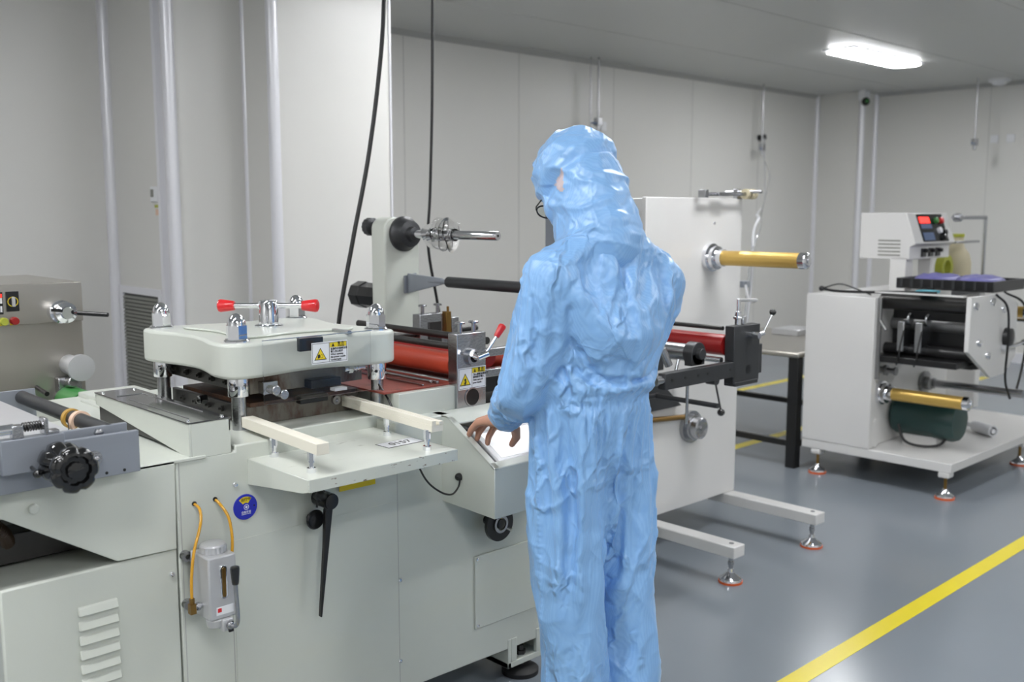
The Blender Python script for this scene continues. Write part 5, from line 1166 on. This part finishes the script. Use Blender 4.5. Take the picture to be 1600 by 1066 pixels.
# ---- hood: close around the head, open at the face, draped to the collar
b = MB()
b.ball(HC + HD(0, -.012, .022), .112, 40, 26, sc=(.93, 1.10, 1.03), ax=HP)
b.ball(HC + HD(0, .004, -.050), .095, 32, 22, sc=(1.0, 1.0, 1.12), ax=HP)
b.capsule(HC + HD(0, -.045, -.01), W(0, -.055, 1.455), .098, .100, 32)
b.capsule(HC + HD(0, -.01, -.06), W(0, -.015, 1.44), .088, .105, 32)
b.capsule(W(-.045, -.05, 1.435), W(.05, -.05, 1.435), .075, .075, 24)
me = remeshed(b, .0042, .5, 7)
HT = HP.transposed()
NRM = [v.normal.copy() for v in me.vertices]
for v in me.vertices:
    p = v.co.copy(); n = NRM[v.index]; h = HT @ (p - HC)
    a = h*1.0 + Vector((noise.noise(h*9), noise.noise(h*9+Vector((5,5,5))), noise.noise(h*9-Vector((5,5,5)))))*.02
    r1 = max(0, ridge(noise.noise(Vector((a.x*7, a.y*5 + a.z*6, a.z*15 - a.y*8))))); r2 = max(0, ridge(noise.noise(a*19)))
    c1 = crease(Vector((a.x*12, (a.y+a.z)*9, (a.z-a.y)*22)))
    k = .007*(r1**2.2 - .3) + .002*(r2**2 - .3) + .006*(c1 - .3)
    if p.z < 1.50: k *= max(.2, (p.z-1.40)/.1)
    # tie band round the back of the head, with a step where it is cinched
    hb = h.z + .25*h.y
    if h.y < .03: k += -.009*math.exp(-((hb+.030)/.012)**2) + .006*math.exp(-((hb-.004)/.016)**2)
    v.co = p + n*k
bm = bmesh.new(); bm.from_mesh(me)
kill = []
for f in bm.faces:
    h = HT @ (f.calc_center_median() - HC)
    if h.y > .03 and (h.x/.066)**2 + ((h.z+.045)/.075)**2 < 1: kill.append(f)
bmesh.ops.delete(bm, geom=kill, context='FACES')
for f in bm.faces:
    h = HT @ (f.calc_center_median() - HC)
    if h.x < -.04 and -.064 < h.z + .25*(h.y+.04) < -.016 and abs(h.y + .045 - .2*(h.z+.04)) < .003 + .027*((h.z+.066)/.05): f.material_index = 1
bm.to_mesh(me); bm.free()
hood = link(me, 'hood', ['cloth', 'mask'], P_)
sd_ = hood.modifiers.new('thickness', 'SOLIDIFY'); sd_.thickness = .003; sd_.offset = -1
# ---- glasses
gl = MB()
def gp(s, u, v): return HC + HD(s*.036 + u, .113, -.022 + v)
for s in (-1, 1):
    pts = [gp(s, .027*math.cos(a)*(1 if abs(math.cos(a)) < .9 else .98), .019*math.sin(a)) for a in [2*PI*k/20 for k in range(20)]]
    gl.tube(pts, .0022, 8, closed=True)
    gl.tube([HC + HD(s*.063, .113, -.016), HC + HD(s*.070, .100, -.014), HC + HD(s*.074, .0, -.010)], .002, 8)
gl.tube([HC + HD(-.009, .113, -.017), HC + HD(0, .116, -.014), HC + HD(.009, .113, -.017)], .002, 8)
g_ = gl._obj('glasses', 'bakelite', P_)
for s in (-1, 1):
    c = MB(); c.lathe(gp(s, 0, 0) - HD(0, .0005, 0), HD(0, 1, 0), [(0, .021), (.001, .021)], 24); c.obj('lens', 'lens', g_)
# ---- shoes
for s in (-1, 1):
    c = MB(); c.loft([(W(legx(s, 0), y, zc), Wd(rx, 0, 0), Vector((0, 0, rz))) for y, zc, rx, rz in ((-.09, .045, .020, .025), (-.075, .048, .038, .044), (-.02, .050, .043, .049), (.06, .044, .045, .042), (.13, .034, .044, .032), (.165, .028, .030, .022), (.175, .026, .012, .010))], 24)
    sh = c.obj('shoe', 'white', P_); m_ = MB(); m_.prism([tuple(W(legx(s, 0)+x, y, 0).xy) for x, y in ((-.036, -.085), (.036, -.085), (.046, .08), (.040, .15), (0, .175), (-.040, .15), (-.046, .08))], 'z', 0, .012); m_.obj('sole', 'rubber', sh)
